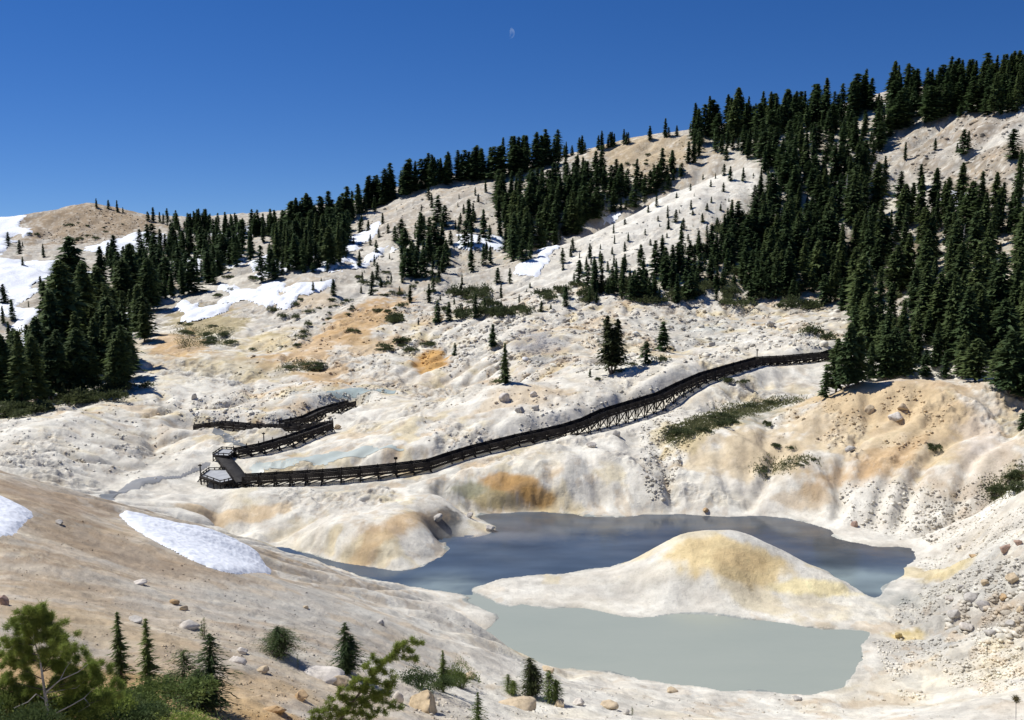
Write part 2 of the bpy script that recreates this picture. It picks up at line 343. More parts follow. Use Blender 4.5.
def mix(nd, ln, mode, fac, a, b):
    m = nd.new('ShaderNodeMix'); m.data_type = 'RGBA'; m.blend_type = mode
    if isinstance(fac, float): m.inputs[0].default_value = fac
    else: ln.new(fac, m.inputs[0])
    ln.new(a, m.inputs[6])
    if isinstance(b, tuple): m.inputs[7].default_value = (*b, 1)
    else: ln.new(b, m.inputs[7])
    return m.outputs[2]
def varied(name, c1, c2, scale, rough=.9, bump=0, bscale=None, spec=.15):
    m = mat(name, c1, rough, spec); nd, ln, b = nodes(m)
    tc = nd.new('ShaderNodeTexCoord').outputs['Object']; t = noise(nd, ln, tc, scale)
    r = ramp(nd, ln, t.outputs[0], [(.35, c1), (.65, c2)]); ln.new(r.outputs[0], b.inputs['Base Color'])
    if bump:
        t2 = noise(nd, ln, tc, bscale or scale*3, 6); bp = nd.new('ShaderNodeBump'); bp.inputs['Strength'].default_value = bump; bp.inputs['Distance'].default_value = .05
        ln.new(t2.outputs[0], bp.inputs['Height']); ln.new(bp.outputs[0], b.inputs['Normal'])
    return m
# ------------------------------------------------------------------ ground colours (mineral crusts, stains, soil)
def lin(r, g, b):
    return np.array([((v/255)/12.92 if v/255 <= .04045 else ((v/255+.055)/1.055)**2.4) for v in (r, g, b)])
white = np.array([.725, .705, .645]); cream = np.array([.68, .615, .475]); grey = np.array([.47, .465, .44]); tan = np.array([.52, .41, .28])
soil = np.array([.34, .265, .185]); orange = np.array([.55, .33, .12]); yellow = np.array([.64, .52, .26]); brown = np.array([.27, .20, .135])
moss = np.array([.20, .20, .09]); talus = np.array([.42, .37, .30]); pink = np.array([.58, .55, .49]); dark = np.array([.14, .14, .135]); bluegrey = np.array([.33, .37, .37])
n1 = fbm(warpx/14, warpy/14, 5, 40); n2 = fbm(XX/5, YY/5, 5, 41); n3 = fbm(warpx/34, warpy/34, 4, 42); n4 = fbm(XX/1.5, YY/1.5, 4, 43)
CL = np.ones(XX.shape+(3,))*white
def blend(m, col):
    global CL
    CL = CL*(1-m[..., None])+col*m[..., None]
blend(sstep(.0, .35, n1)*.55, cream); blend(sstep(.08, .4, n3)*.5, pink)
blend(sstep(.10, .42, n2)*.5, grey*1.05); blend(sstep(.16, .3, np.abs(fbm(warpx/7, warpy/7, 5, 47)))*.35*sstep(110, 130, YY), grey*1.1); blend(sstep(.25, .45, fbm(warpx/11, warpy/11, 5, 48))*.5*sstep(125, 160, YY), tan*1.1); blend(sstep(.2, .4, fbm(warpx/9+3, warpy/6, 5, 49))*.6*sstep(110, 130, YY), white*1.08); blend(sstep(.22, .5, fbm(warpx/8, warpy/8, 5, 44))*.5, yellow*.5+cream*.5)
def blob(px, py, rx, ry, col, a=1, ang=0, soft=.6, seed=0, nw=.55):
    c0 = hit(px, py)
    if c0 is None: return
    ca, sa = math.cos(R(ang)), math.sin(R(ang))
    def axis(dx, dy):
        p = hit(px+dx, py+dy); q_ = hit(px-dx, py-dy)
        v = []
        lim = c0[1]*max(abs(dx)/F*1.6, abs(dy)/F*9)
        for h_, sg in ((p, 1), (q_, -1)):
            if h_:
                e = (sg*(h_[0]-c0[0]), sg*(h_[1]-c0[1])); l = math.hypot(*e)
                if l < lim*1.5: v.append(e)
        if not v:
            return (dx/F*c0[1]+c0[0]/c0[1]*(-dy)/F*c0[1]*3, -dy/F*c0[1]*4)
        return (sum(e[0] for e in v)/len(v), sum(e[1] for e in v)/len(v))
    A1 = axis(rx*ca, rx*sa); B1 = axis(-ry*sa, ry*ca)
    M = np.array([[A1[0], B1[0]], [A1[1], B1[1]]])
    if abs(np.linalg.det(M)) < 1e-3: return
    Mi = np.linalg.inv(M)
    dx = XX-c0[0]; dy = YY-c0[1]
    u = Mi[0, 0]*dx+Mi[0, 1]*dy; v = Mi[1, 0]*dx+Mi[1, 1]*dy
    r = np.sqrt(u*u+v*v)+nw*1.1*n2+nw*.7*n1+.35*n4
    blend((1-sstep(1-soft, 1+soft*.4, r))*a, col)
# broad grounds
leftm = sstep(.03, -.17, XX/YY+(YY-50)*.0008)*(1-sstep(84, 96, YY))
streak = fbm((XX*.86+YY*.5)/9, (-XX*.5+YY*.86)/1.6, 4, 50)
blend(leftm*.80, np.array([.45, .38, .295])); blend(leftm*sstep(.0, .35, streak)*.6, brown*1.3); blend(leftm*sstep(.05, .35, -streak)*.5, pink*1.05); st2 = fbm((XX*.8+YY*.6)/4, (-XX*.6+YY*.8)/.45, 4, 51); blend(leftm*sstep(.15, .4, st2)*.5, cream*.95); blend(leftm*sstep(.2, .45, -st2)*.3, brown*1.3)
farm = sstep(215, 270, YY)
blend(farm*.7, np.array([.43,.395,.345])); blend(farm*sstep(.1, .4, n2)*.4, talus*.8)
blob(120,700,190,45, np.array([.46,.30,.14]), .75, 0, .5); blob(330,690,80,30, tan, .5); blob(60,600,110,16, tan*.9, .5, 8); blob(90,540,120,18, brown, .55, 16)
blob(40,495,60,10, brown*1.1, .6, 14)
blob(330,610,150,26, grey*1.05, .65, 14); blob(430,615,80,20, white*.93, .8, 20); blob(520,700,180,18, white*.97, .7); blob(700,705,200,10, white*.9, .8)
# pale slope, white cones
blob(640,235,130,32, white*.98, .9, -32, .5); blob(740,180,30,15, white, .8, -20); blob(560,270,60,8, white, .8, -28)
blob(470,185,70,18, talus*1.25, .6); blob(640,158,75,26, np.array([.42,.33,.22]), .9); blob(90,225,80,22, np.array([.32,.25,.175]), .95, 0, .3)
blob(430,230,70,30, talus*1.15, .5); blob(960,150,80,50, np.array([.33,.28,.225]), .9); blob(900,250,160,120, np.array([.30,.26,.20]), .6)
# basin colours
blob(210,325,45,20, np.array([.34,.27,.12]), .9, 10); blob(175,345,35,16, orange*.8+.1, .8); blob(200,338,40,8, moss, .7, 5)
blob(345,328,78,18, tan*.5+orange*.55, .95, -25); blob(330,355,45,12, orange*.6+cream*.4, .7, -12); blob(430,362,20,11, orange*1.0, 1, -5, .3, nw=.3); blob(325,377,28,8, orange*.7+cream*.3, .7)
blob(400,385,70,8, tan, .5); blob(270,345,25,8, yellow*.6+cream*.4, .7); blob(240,375,50,10, grey, .5)
blob(620,380,30,8, cream, .5); blob(540,395,35,12, orange*.45+cream*.6, .55, -10); blob(420,400,60,10, pink, .4, -20)
blob(240,515,55,9, orange*.5+cream*.5, .6, -8); blob(400,522,70,12, tan*.8+orange*.25, .65, -20); blob(330,548,60,10, white, .8, -8)
blob(500,492,48,17, yellow*.9, 1, 5); blob(470,492,25,14, moss*.7+grey*.4, .7); blob(540,498,24,14, orange*1.05, 1, 10, .4); blob(512,484,22,12, orange*1.0, .9); blob(480,500,14,8, orange, .6); blob(440,490,18,8, grey*.7, .8)
blob(620,485,36,22, white, .8); 
blob(560,335,40,12, pink*.95, .6); blob(700,330,60,15, bluegrey*1.1+.03, .55); blob(780,325,60,14, white*1.0, .8); blob(590,345,22,12, cream*.8, .6)
blob(660,420,14,25, cream*.85, .6); blob(655,455,12,30, grey*.9, .6)
# right mound
blob(900,420,130,45, np.array([.50,.375,.245]), .85, 5, .7); blob(760,450,80,32, np.array([.53,.44,.32]), .8, -5); blob(720,480,55,25, pink*1.05, .5)
blob(880,460,60,14, np.array([.50,.34,.19]), .8, -20); blob(950,410,40,18, tan*1.05, .7, -30); blob(980,425,22,30, white, .7, 20); blob(985,455,40,18, pink, .6)
blob(880,505,50,28, white, .9, 0, .5); blob(700,425,40,8, yellow*.6+cream*.4, .6, -20); blob(800,505,40,10, tan, .5); blob(735,500,26,12, cream*.8, .7); blob(230,365,70,14, yellow*.5+grey*.45, .55, 5); blob(130,345,30,12, tan, .5); blob(262,340,40,10, cream, .6); blob(300,300,45,10, cream*.9, .5); blob(375,345,26,9, orange*.6+cream*.3, .6)
blob(1000,495,40,12, moss*.8+soil*.4, .85, -25); blob(945,505,20,10, grey*.7, .6)
# right bank
blob(960,590,80,45, grey*.95, .75); blob(900,640,70,40, grey*1.0+.02, .6); blob(900,635,26,8, yellow, .8, 0, .4); blob(930,572,40,5, yellow*.8+.05, .6, -8); blob(990,525,40,14, pink, .6, -25)
blob(1000,610,40,20, tan*.8, .4); blob(890,600,30,8, bluegrey*1.1, .6)
# dome
blob(733,556,60,20, np.array([.74,.60,.34]), 1, 8, .5, nw=.25); blob(742,566,22,7, np.array([.64,.47,.24]), .5, 10, .9, nw=.4); blob(815,586,45,10, np.array([.74,.66,.43]), .95, 8, .4, nw=.2); blob(680,563,45,16, cream*1.1, .6, -15)
blob(713,529,40,5, white*1.15, .8, nw=.1); blob(740,608,140,8, pink*1.05, .6); blob(560,595,70,10, pink*1.12, .6)
# grassy hollow right of the walkway, moss by tarn
for bx, by, rx_, ry_, an in ((740,416,60,9,-15),(690,430,28,9,-15),(785,463,26,5,-15)): blob(bx, by, rx_, ry_, np.array([.15,.155,.075]), .8, an, .4, nw=.5)
blob(330,392,60,5, bluegrey*1.15, .5)
# wet rim and crust line at the water
wet = (1-sstep(.0, 1.3, -SD-.25*n4))*(SD > -20)
blend(np.clip(wet, 0, 1)*.45, grey*.8)
blend(np.exp(-((-SD-1.4)/.5)**2)*.5*(SD < 0), white*1.08)
blend((SD > 0)*1.0, bluegrey*.8)
# forest floor
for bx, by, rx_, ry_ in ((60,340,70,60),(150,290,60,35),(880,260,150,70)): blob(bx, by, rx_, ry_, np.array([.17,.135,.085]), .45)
blob(446,528,20,16, dark*1.0, 1, 0, .3, nw=.3); blob(436,520,15,9, dark*1.3, .9, 0, .4, nw=.3); blob(470,492,26,12, np.array([.30,.29,.20]), .6, 0, .4); blob(450,488,16,8, grey*.55, .7)
# sediment in the rills: greyer, slightly darker; crests paler, creases tan
mid_ = sstep(95, 115, YY)
blend(sstep(.45, .85, FLOW)*.55*mid_, grey*.92); blend(sstep(.35, .1, FLOW)*0*mid_, white)
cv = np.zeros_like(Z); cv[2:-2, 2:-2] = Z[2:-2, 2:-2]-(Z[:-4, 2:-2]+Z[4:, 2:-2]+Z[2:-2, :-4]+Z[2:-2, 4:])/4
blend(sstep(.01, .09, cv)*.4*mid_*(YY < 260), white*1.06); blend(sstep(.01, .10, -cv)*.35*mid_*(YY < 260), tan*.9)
dm_ = 1-.8*np.exp(-(((XX-20)/22)**4+((YY-101)/9)**4)); pt = dm_*fbm(warpx/3.2, warpy/3.2, 5, 61); pt2 = dm_*fbm(XX/1.7+4, YY/2.2, 5, 62); blend((1-dm_)*.55, grey*1.25)
reg = fbm(warpx/40+5, warpy/40, 3, 64)      # where stains gather
blend(sstep(.12, .24, pt)*.34, grey*.86); blend(sstep(.14, .24, -pt)*.42*sstep(-.05, .2, reg), tan*1.05); blend(sstep(.16, .26, pt2)*.5*(YY > 70), white*1.08); blend(sstep(.24, .32, -pt2)*.30*(YY > 70), soil*1.35)
blend(sstep(.1, .3, fbm(warpx/6+9, warpy/6, 5, 63))*.5*(YY > 100)*(YY < 240)*sstep(-.25, .05, reg), yellow*.75+cream*.25)
blend(sstep(.12, .22, fbm(warpx/9+1, warpy/7, 5, 65))*.45*(YY > 125)*(YY < 260)*sstep(.0, .2, reg), orange*.6+cream*.35)
blend(sstep(.05, .3, -reg)*.5*(YY > 100)*(YY < 330), white*1.04)
blend(RGH*.30*sstep(-.1, .2, pt2), grey*.95)
for a_ in ((345,328,70,15,orange*.6+tan*.45,.7,-25),(430,362,18,10,orange*1.0,.9,-5),(325,377,26,7,orange*.8+cream*.2,.6),(210,325,45,16,np.array([.40,.33,.17]),.7,10),(180,345,32,13,orange*.6+tan*.4,.6,0),(262,345,40,10,yellow*.7+cream*.3,.5,0),(230,368,60,10,yellow*.5+grey*.4,.45,5),
  (375,348,30,9,orange*.6+cream*.4,.6,-10),(300,300,45,9,tan*1.1,.5,0),(620,350,22,9,yellow*.6+cream*.4,.4,0),(545,350,22,8,tan,.4,0),(505,484,30,11,orange*.95+.04,.85,4),(540,498,22,10,orange,.8,6),(490,497,26,9,yellow*.85,.7,0),(470,492,20,10,moss*.8+grey*.35,.6,0),
  (880,430,130,48,np.array([.62,.51,.35]),.75,5),(900,408,110,26,np.array([.59,.46,.29]),.75,5),(745,450,70,26,np.array([.64,.53,.36]),.7,-5),(985,440,26,40,np.array([.66,.60,.55]),.5,10),(878,505,45,24,white,.8,0),(875,462,60,13,np.array([.56,.39,.22]),.65,-18),(765,450,60,22,np.array([.60,.50,.35]),.55,-5),(705,428,36,8,yellow*.7+cream*.3,.6,-20),(800,500,36,9,tan*1.1,.5,0),(110,700,190,34,np.array([.52,.36,.18]),.65,0),(250,690,80,18,np.array([.55,.42,.26]),.5,5),(80,620,150,14,np.array([.48,.385,.26]),.6,10),(150,560,120,14,np.array([.40,.31,.22]),.55,16),(60,500,70,10,np.array([.38,.29,.21]),.5,14),(240,515,55,8,orange*.5+cream*.5,.6,-8),(400,522,60,9,tan*.7+orange*.35,.6,-18),
  (722,560,78,26,np.array([.70,.63,.47]),.8,6),(728,555,62,20,np.array([.74,.60,.35]),.95,6),(815,586,46,9,np.array([.76,.67,.42]),.95,8),(742,560,30,10,np.array([.70,.52,.28]),.45,10),(713,530,40,4,white*1.1,.6,0),(590,590,70,8,grey*1.2,.4,0),(900,636,26,6,yellow*1.05,.7,0),(930,572,40,4,yellow*.9,.5,-8),(665,432,12,12,yellow*.6+cream*.4,.6,0),(520,395,40,10,orange*.45+cream*.6,.5,-10),(90,222,70,18,np.array([.36,.285,.20]),.5,0),(650,155,55,18,np.array([.50,.41,.28]),.6,0)):
    blob(a_[0], a_[1], a_[2], a_[3], a_[4], a_[5], (a_[6] if len(a_) > 6 else 0), .32, nw=(.3 if 690 < a_[0] < 860 and 525 < a_[1] < 600 else .85))
blend(np.clip(hol*1.5, 0, 1)*.9, dark*1.4)
# mottling
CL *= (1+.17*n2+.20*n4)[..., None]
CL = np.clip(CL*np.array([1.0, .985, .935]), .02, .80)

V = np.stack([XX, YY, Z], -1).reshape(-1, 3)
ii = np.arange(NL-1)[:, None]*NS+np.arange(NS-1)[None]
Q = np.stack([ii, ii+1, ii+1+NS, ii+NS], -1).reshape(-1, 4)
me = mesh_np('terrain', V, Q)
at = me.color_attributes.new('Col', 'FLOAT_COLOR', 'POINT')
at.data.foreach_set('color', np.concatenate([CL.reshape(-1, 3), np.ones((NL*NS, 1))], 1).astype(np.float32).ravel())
ar_ = me.attributes.new('Rough', 'FLOAT', 'POINT'); ar_.data.foreach_set('value', RGH.astype(np.float32).ravel())
gm = mat('ground_crust', (.6, .55, .5), .95, .1); nd, ln, b = nodes(gm)
ca_ = nd.new('ShaderNodeAttribute'); ca_.attribute_name = 'Col'; tc = nd.new('ShaderNodeTexCoord').outputs['Object']
na = noise(nd, ln, tc, 1.3, 8, .68); nb = noise(nd, ln, tc, .22, 6, .6); nc = noise(nd, ln, tc, 5.0, 5, .7)
ra = ramp(nd, ln, na.outputs[0], [(.25, (.72,.70,.67)), (.42, (.96,.96,.95)), (.65, (1.08,1.07,1.06))])
rd_ = 0
rc = ramp(nd, ln, nc.outputs[0], [(.30, (.74,.72,.70)), (.42, (1,1,1)), (.7, (1.06,1.06,1.06))])
o1 = mix(nd, ln, 'MULTIPLY', .9, ca_.outputs['Color'], ra.outputs[0]); o2 = mix(nd, ln, 'MULTIPLY', .8, o1, rc.outputs[0])
vor = nd.new('ShaderNodeTexVoronoi'); vor.inputs['Scale'].default_value = .9; vor.feature = 'DISTANCE_TO_EDGE'; 
wv = nd.new('ShaderNodeVectorMath'); wv.operation = 'ADD'; ln.new(tc, wv.inputs[0]); ln.new(na.outputs['Color'], wv.inputs[1]); ln.new(wv.outputs[0], vor.inputs['Vector'])
rb = ramp(nd, ln, nb.outputs[0], [(.4, (.86,.84,.82)), (.6, (1.06,1.06,1.05))])
o3 = mix(nd, ln, 'MULTIPLY', .9, o2, rb.outputs[0]); ln.new(o3, b.inputs['Base Color'])
ad = nd.new('ShaderNodeMath'); ad.operation = 'MULTIPLY_ADD'; ln.new(nc.outputs[0], ad.inputs[0]); ad.inputs[1].default_value = .35; ln.new(na.outputs[0], ad.inputs[2])
bp = nd.new('ShaderNodeBump'); bp.inputs['Strength'].default_value = .5; bp.inputs['Distance'].default_value = .3
rr_ = nd.new('ShaderNodeAttribute'); rr_.attribute_name = 'Rough'; vor.feature = 'F1'; vor.inputs['Scale'].default_value = 1.5
mm = nd.new('ShaderNodeMath'); mm.operation = 'MULTIPLY'; ln.new(vor.outputs['Distance'], mm.inputs[0]); ln.new(rr_.outputs['Fac'], mm.inputs[1]); ma = nd.new('ShaderNodeMath'); ma.operation = 'MULTIPLY_ADD'; ln.new(mm.outputs[0], ma.inputs[0]); ma.inputs[1].default_value = -1.3; ln.new(ad.outputs[0], ma.inputs[2])
ln.new(ma.outputs[0], bp.inputs['Height']); ln.new(bp.outputs[0], b.inputs['Normal'])
terrain = link('terrain', me, gm, smooth=True); tag(terrain, kind='structure')
# hillside the viewer stands on, continuing behind
ax = np.linspace(-1.3*2.5, 1.3*2.5, 40)
gx, gy = np.meshgrid(np.linspace(-3.25, 3.25, 20), np.linspace(-12, 2.4, 24)); gzz = float(gz(0, 2.6))+.0-(gy-2.5)*.25+.08*fbm(gx/2, gy/2, 3, 3)
ii = np.arange(23)[:, None]*20+np.arange(19)[None]
sm = varied('hillside_soil', (.36, .28, .19), (.46, .38, .28), .8, bump=.5)
tag(link('hillside', mesh_np('hillside', np.stack([gx, gy, gzz], -1).reshape(-1, 3), np.stack([ii, ii+1, ii+21, ii+20], -1).reshape(-1, 4)), sm, smooth=True), kind='structure')

# ------------------------------------------------------------------ water
def water_mesh(poly, z, grow, mname, step=.5):
    P = np.array(poly); x0, y0 = P.min(0)-2; x1, y1 = P.max(0)+2
    gx, gy = np.meshgrid(np.arange(x0, x1, step), np.arange(y0, y1, step)); d = poly_sd(gx, gy, P)
    ok = d > -grow
    nyy, nxx = gx.shape; id_ = np.arange(nyy*nxx).reshape(nyy, nxx)
    fq = np.stack([id_[:-1, :-1], id_[:-1, 1:], id_[1:, 1:], id_[1:, :-1]], -1)
    okf = ok[:-1, :-1] & ok[:-1, 1:] & ok[1:, 1:] & ok[1:, :-1]; fq = fq[okf]
    used = np.unique(fq); rm = -np.ones(nyy*nxx, int); rm[used] = np.arange(len(used))
    me = mesh_np(mname, np.stack([gx.ravel()[used], gy.ravel()[used], np.full(len(used), z)], -1), rm[fq]); return me
def water_mat(name, c1, c2, rough, bstr, sc_=.12, turb=False):
    m = mat(name, c1, rough, .5); nd, ln, b = nodes(m); b.inputs['IOR'].default_value = 1.33
    tc = nd.new('ShaderNodeTexCoord').outputs['Object']; mp = nd.new('ShaderNodeMapping'); mp.inputs['Scale'].default_value = (.35, 1.0, 1); ln.new(tc, mp.inputs[0])
    t = noise(nd, ln, mp.outputs[0], sc_, 5, .6); r = ramp(nd, ln, t.outputs[0], [(.38, c1), (.62, c2)]); ln.new(r.outputs[0], b.inputs['Base Color'])
    t2 = noise(nd, ln, mp.outputs[0], 3.5, 3, .5); bp = nd.new('ShaderNodeBump'); bp.inputs['Strength'].default_value = bstr; bp.inputs['Distance'].default_value = .05
    ln.new(t2.outputs[0], bp.inputs['Height']); ln.new(bp.outputs[0], b.inputs['Normal']); return m
lake = link('lake_water', water_mesh(upper, -.0, 1.2, 'lake_water'), water_mat('lake_murk', (.10, .13, .18), (.17, .18, .19), .05, .22, .10)); tag(lake, kind='structure')
pool = link('pool_water', water_mesh(lower, .004, 1.0, 'pool_water'), water_mat('pool_milk', (.315, .345, .295), (.345, .37, .315), .18, .12, .08)); tag(pool, kind='structure')
nd, ln, b = nodes(lake.data.materials[0]); me = lake.data; co = np.zeros(len(me.vertices)*3); me.vertices.foreach_get('co', co); co = co.reshape(-1, 3)
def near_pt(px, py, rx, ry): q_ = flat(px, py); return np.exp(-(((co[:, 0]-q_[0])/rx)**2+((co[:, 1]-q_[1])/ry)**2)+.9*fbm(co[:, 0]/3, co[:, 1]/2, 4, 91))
sh = np.clip(near_pt(858, 580, 7, 3)+near_pt(445, 588, 3.5, 3.5)*1.1+near_pt(890, 587, 5, 3), 0, 1); bank_refl = np.clip(near_pt(800, 540, 22, 7)+near_pt(560, 520, 25, 3.5)*.8, 0, 1)  # second mask: brown-grey reflection of the far bank, put into the water colour
lc_ = np.array([.072, .098, .130])*np.ones((len(co), 3)); lc_ = lc_*(1-bank_refl[:, None]*.8)+np.array([.115, .112, .105])*bank_refl[:, None]*.8; lc_ = lc_*(1-sh[:, None])+np.array([.22, .27, .27])*sh[:, None]
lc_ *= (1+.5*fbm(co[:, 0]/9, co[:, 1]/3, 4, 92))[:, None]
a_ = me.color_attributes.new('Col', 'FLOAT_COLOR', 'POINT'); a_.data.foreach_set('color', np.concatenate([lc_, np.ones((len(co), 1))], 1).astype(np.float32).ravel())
an = nd.new('ShaderNodeAttribute'); an.attribute_name = 'Col'; ln.new(an.outputs['Color'], b.inputs['Base Color'])
# ------------------------------------------------------------------ snow patches
snow = mat('old_snow', (.82, .86, .90), .7, .3); nd, ln, b = nodes(snow); tc = nd.new('ShaderNodeTexCoord').outputs['Object']
t = noise(nd, ln, tc, 1.6, 4, .5); r = ramp(nd, ln, t.outputs[0], [(.3, (.72,.76,.80)), (.55, (.86,.88,.90))]); ln.new(r.outputs[0], b.inputs['Base Color'])
vo = nd.new('ShaderNodeTexVoronoi'); vo.inputs['Scale'].default_value = 2.6; ln.new(tc, vo.inputs['Vector']); bp = nd.new('ShaderNodeBump'); bp.inputs['Strength'].default_value = .45; bp.inputs['Distance'].default_value = .12
ln.new(vo.outputs[0], bp.inputs['Height']); ln.new(bp.outputs[0], b.inputs['Normal'])
def snow_patch(px, label, group=None, thick=.35, wob=.5, step=None, ymin=14):
    H_ = [hit_far(p[0], p[1], ymin) for p in px]; P = smooth_poly([(h[0], h[1]) for h in H_], 3); Y = P[:, 1].mean(); step = step or Y/700
    x0, y0 = P.min(0)-3; x1, y1 = P.max(0)+3; sy = max(step*2, (y1-y0)/260); sx = max(step, (x1-x0)/300)
    gx, gy = np.meshgrid(np.arange(x0, x1, sx), np.arange(y0, y1, sy))
    sc_ = max(1.2, Y/45)
    d = poly_sd(gx, gy, P)+wob*sc_*fbm(gx/sc_/1.5, gy/sc_/3, 4, 60)*1.4
    z = gz(gx, gy)+np.clip(thick*(1-np.exp(-np.clip(d, -1, 99)/(thick*1.5))), -.15, 9)+.05*fbm(gx/1.2, gy/1.2, 2, 3)*(d > 0)
    ok = d > -sx; id_ = np.arange(gx.size).reshape(gx.shape)
    fq = np.stack([id_[:-1, :-1], id_[:-1, 1:], id_[1:, 1:], id_[1:, :-1]], -1)[ok[:-1, :-1] & ok[:-1, 1:] & ok[1:, 1:] & ok[1:, :-1]]
    if len(fq) == 0: return
    # keep only the largest connected piece
    lab = np.arange(gx.size)
    for _ in range(400):
        mn = lab[fq].min(1); l2 = lab.copy(); np.minimum.at(l2, fq.ravel(), np.repeat(mn, 4))
        if (l2 == lab).all(): break
        lab = l2
    fl_ = lab[fq[:, 0]]; u_, n_ = np.unique(fl_, return_counts=True); fq = fq[fl_ == u_[n_.argmax()]]
    used = np.unique(fq)
    rm = -np.ones(gx.size, int); rm[used] = np.arange(len(used))
    me = mesh_np('snow_patch', np.stack([gx.ravel()[used], gy.ravel()[used], z.ravel()[used]], -1), rm[fq])
    o = link('snow_patch', me, snow, smooth=True); tag(o, label, 'snow patch', group); return o
snow_patch([(120,514),(150,516),(200,527),(240,542),(262,558),(271,571),(245,574),(210,568),(170,549),(135,530)], 'long white snow patch on the brown slope below the walkway platform', thick=.3, wob=.12, step=.09)
snow_patch([(-30,492),(10,500),(32,512),(26,522),(8,535),(-30,545)], 'snow patch cut by the left edge on the near brown slope', thick=.3, wob=.12, step=.09)
G = 'snow patches on the far slopes'
for px, lb in (
 ([(-20,213),(22,212),(20,230),(9,246),(-20,258)], 'snow strip left of the bare brown knob on the left skyline'),
 ([(-20,260),(20,258),(53,263),(56,272),(34,290),(8,300),(-20,302)], 'wide snowfield below the brown knob at the left edge'),
 ([(-20,300),(6,302),(29,316),(27,334),(6,320),(-20,318)], 'snow tongue at the left edge beside the tall conifers'),
 ([(-15,362),(12,364),(13,374),(0,386),(-15,380)], 'small snow remnant at the left edge between dark bushes'),
 ([(95,248),(128,235),(156,234),(173,241),(140,248),(108,258)], 'snow strip behind the left forest, below the knob'),
 ([(130,300),(144,304),(138,314),(126,320),(118,312)], 'small snow patch inside the left forest'),
 ([(60,262),(80,268),(84,278),(66,276)], 'little snow patch at the upper edge of the left forest'),
 ([(179,303),(205,304),(231,298),(222,309),(200,321),(182,318)], 'snow patch at the right foot of the left forest'),
 ([(217,284),(245,287),(262,290),(296,303),(290,308),(262,303),(228,300)], 'snow band in the saddle right of the left forest'),
 ([(214,232),(240,227),(262,226),(262,233),(240,238),(220,240)], 'thin snow strip just under the left skyline trees'),
 ([(252,264),(285,252),(316,246),(319,254),(296,268),(262,279),(254,274)], 'bright snow patch under the skyline trees left of the bare ridge'),
 ([(262,285),(300,284),(334,278),(330,287),(300,293),(270,293)], 'narrow snow band below the bright saddle snow patch'),
 ([(514,274),(532,258),(560,240),(574,236),(568,246),(546,264),(528,275)], 'snow streak along the edge of the pale slope beside the gully trees'),
 ([(590,232),(604,221),(612,216),(612,220),(600,230)], 'thin snow streak high on the edge of the pale slope'),
 ([(448,232),(464,228),(482,236),(506,240),(500,247),(472,246),(456,242)], 'snow patch on the bare slope left of the gully trees'),
 ([(372,252),(392,240),(398,244),(380,258),(360,266)], 'faint snow streak on the bare ridge right of the skyline stand'),
 ([(176,262),(200,256),(216,262),(205,272),(184,272)], 'snow patch showing between the trees of the upper left forest'),
 ([(222,252),(240,248),(246,258),(232,268),(220,262)], 'small snow patch at the right edge of the upper left forest'),
 ([(112,262),(134,258),(140,270),(122,276)], 'snow patch between the knob and the left forest'),
 ([(22,342),(40,338),(44,352),(26,358)], 'snow patch low at the left edge beside the forest'),
 ([(318,262),(340,256),(352,262),(336,272),(322,272)], 'snow patch at the right foot of the dark stand under the ridge'),
 ([(340,242),(362,232),(378,226),(380,232),(362,244),(346,250)], 'snow streak climbing right of the dark stand under the ridge'),
 ([(250,296),(275,297),(280,302),(262,306),(248,302)], 'small snow tail below the saddle snow band'),
 ([(950,196),(974,194),(974,206),(956,207)], 'small snow patch in the gap of the right forest'),
 ([(858,210),(874,206),(876,213),(862,216)], 'tiny snow patch inside the right forest'),
 ([(886,104),(900,102),(902,113),(892,116)], 'tiny snow patch high among the right skyline trees')):
    snow_patch(px, lb, G, thick=.6, wob=1.0)

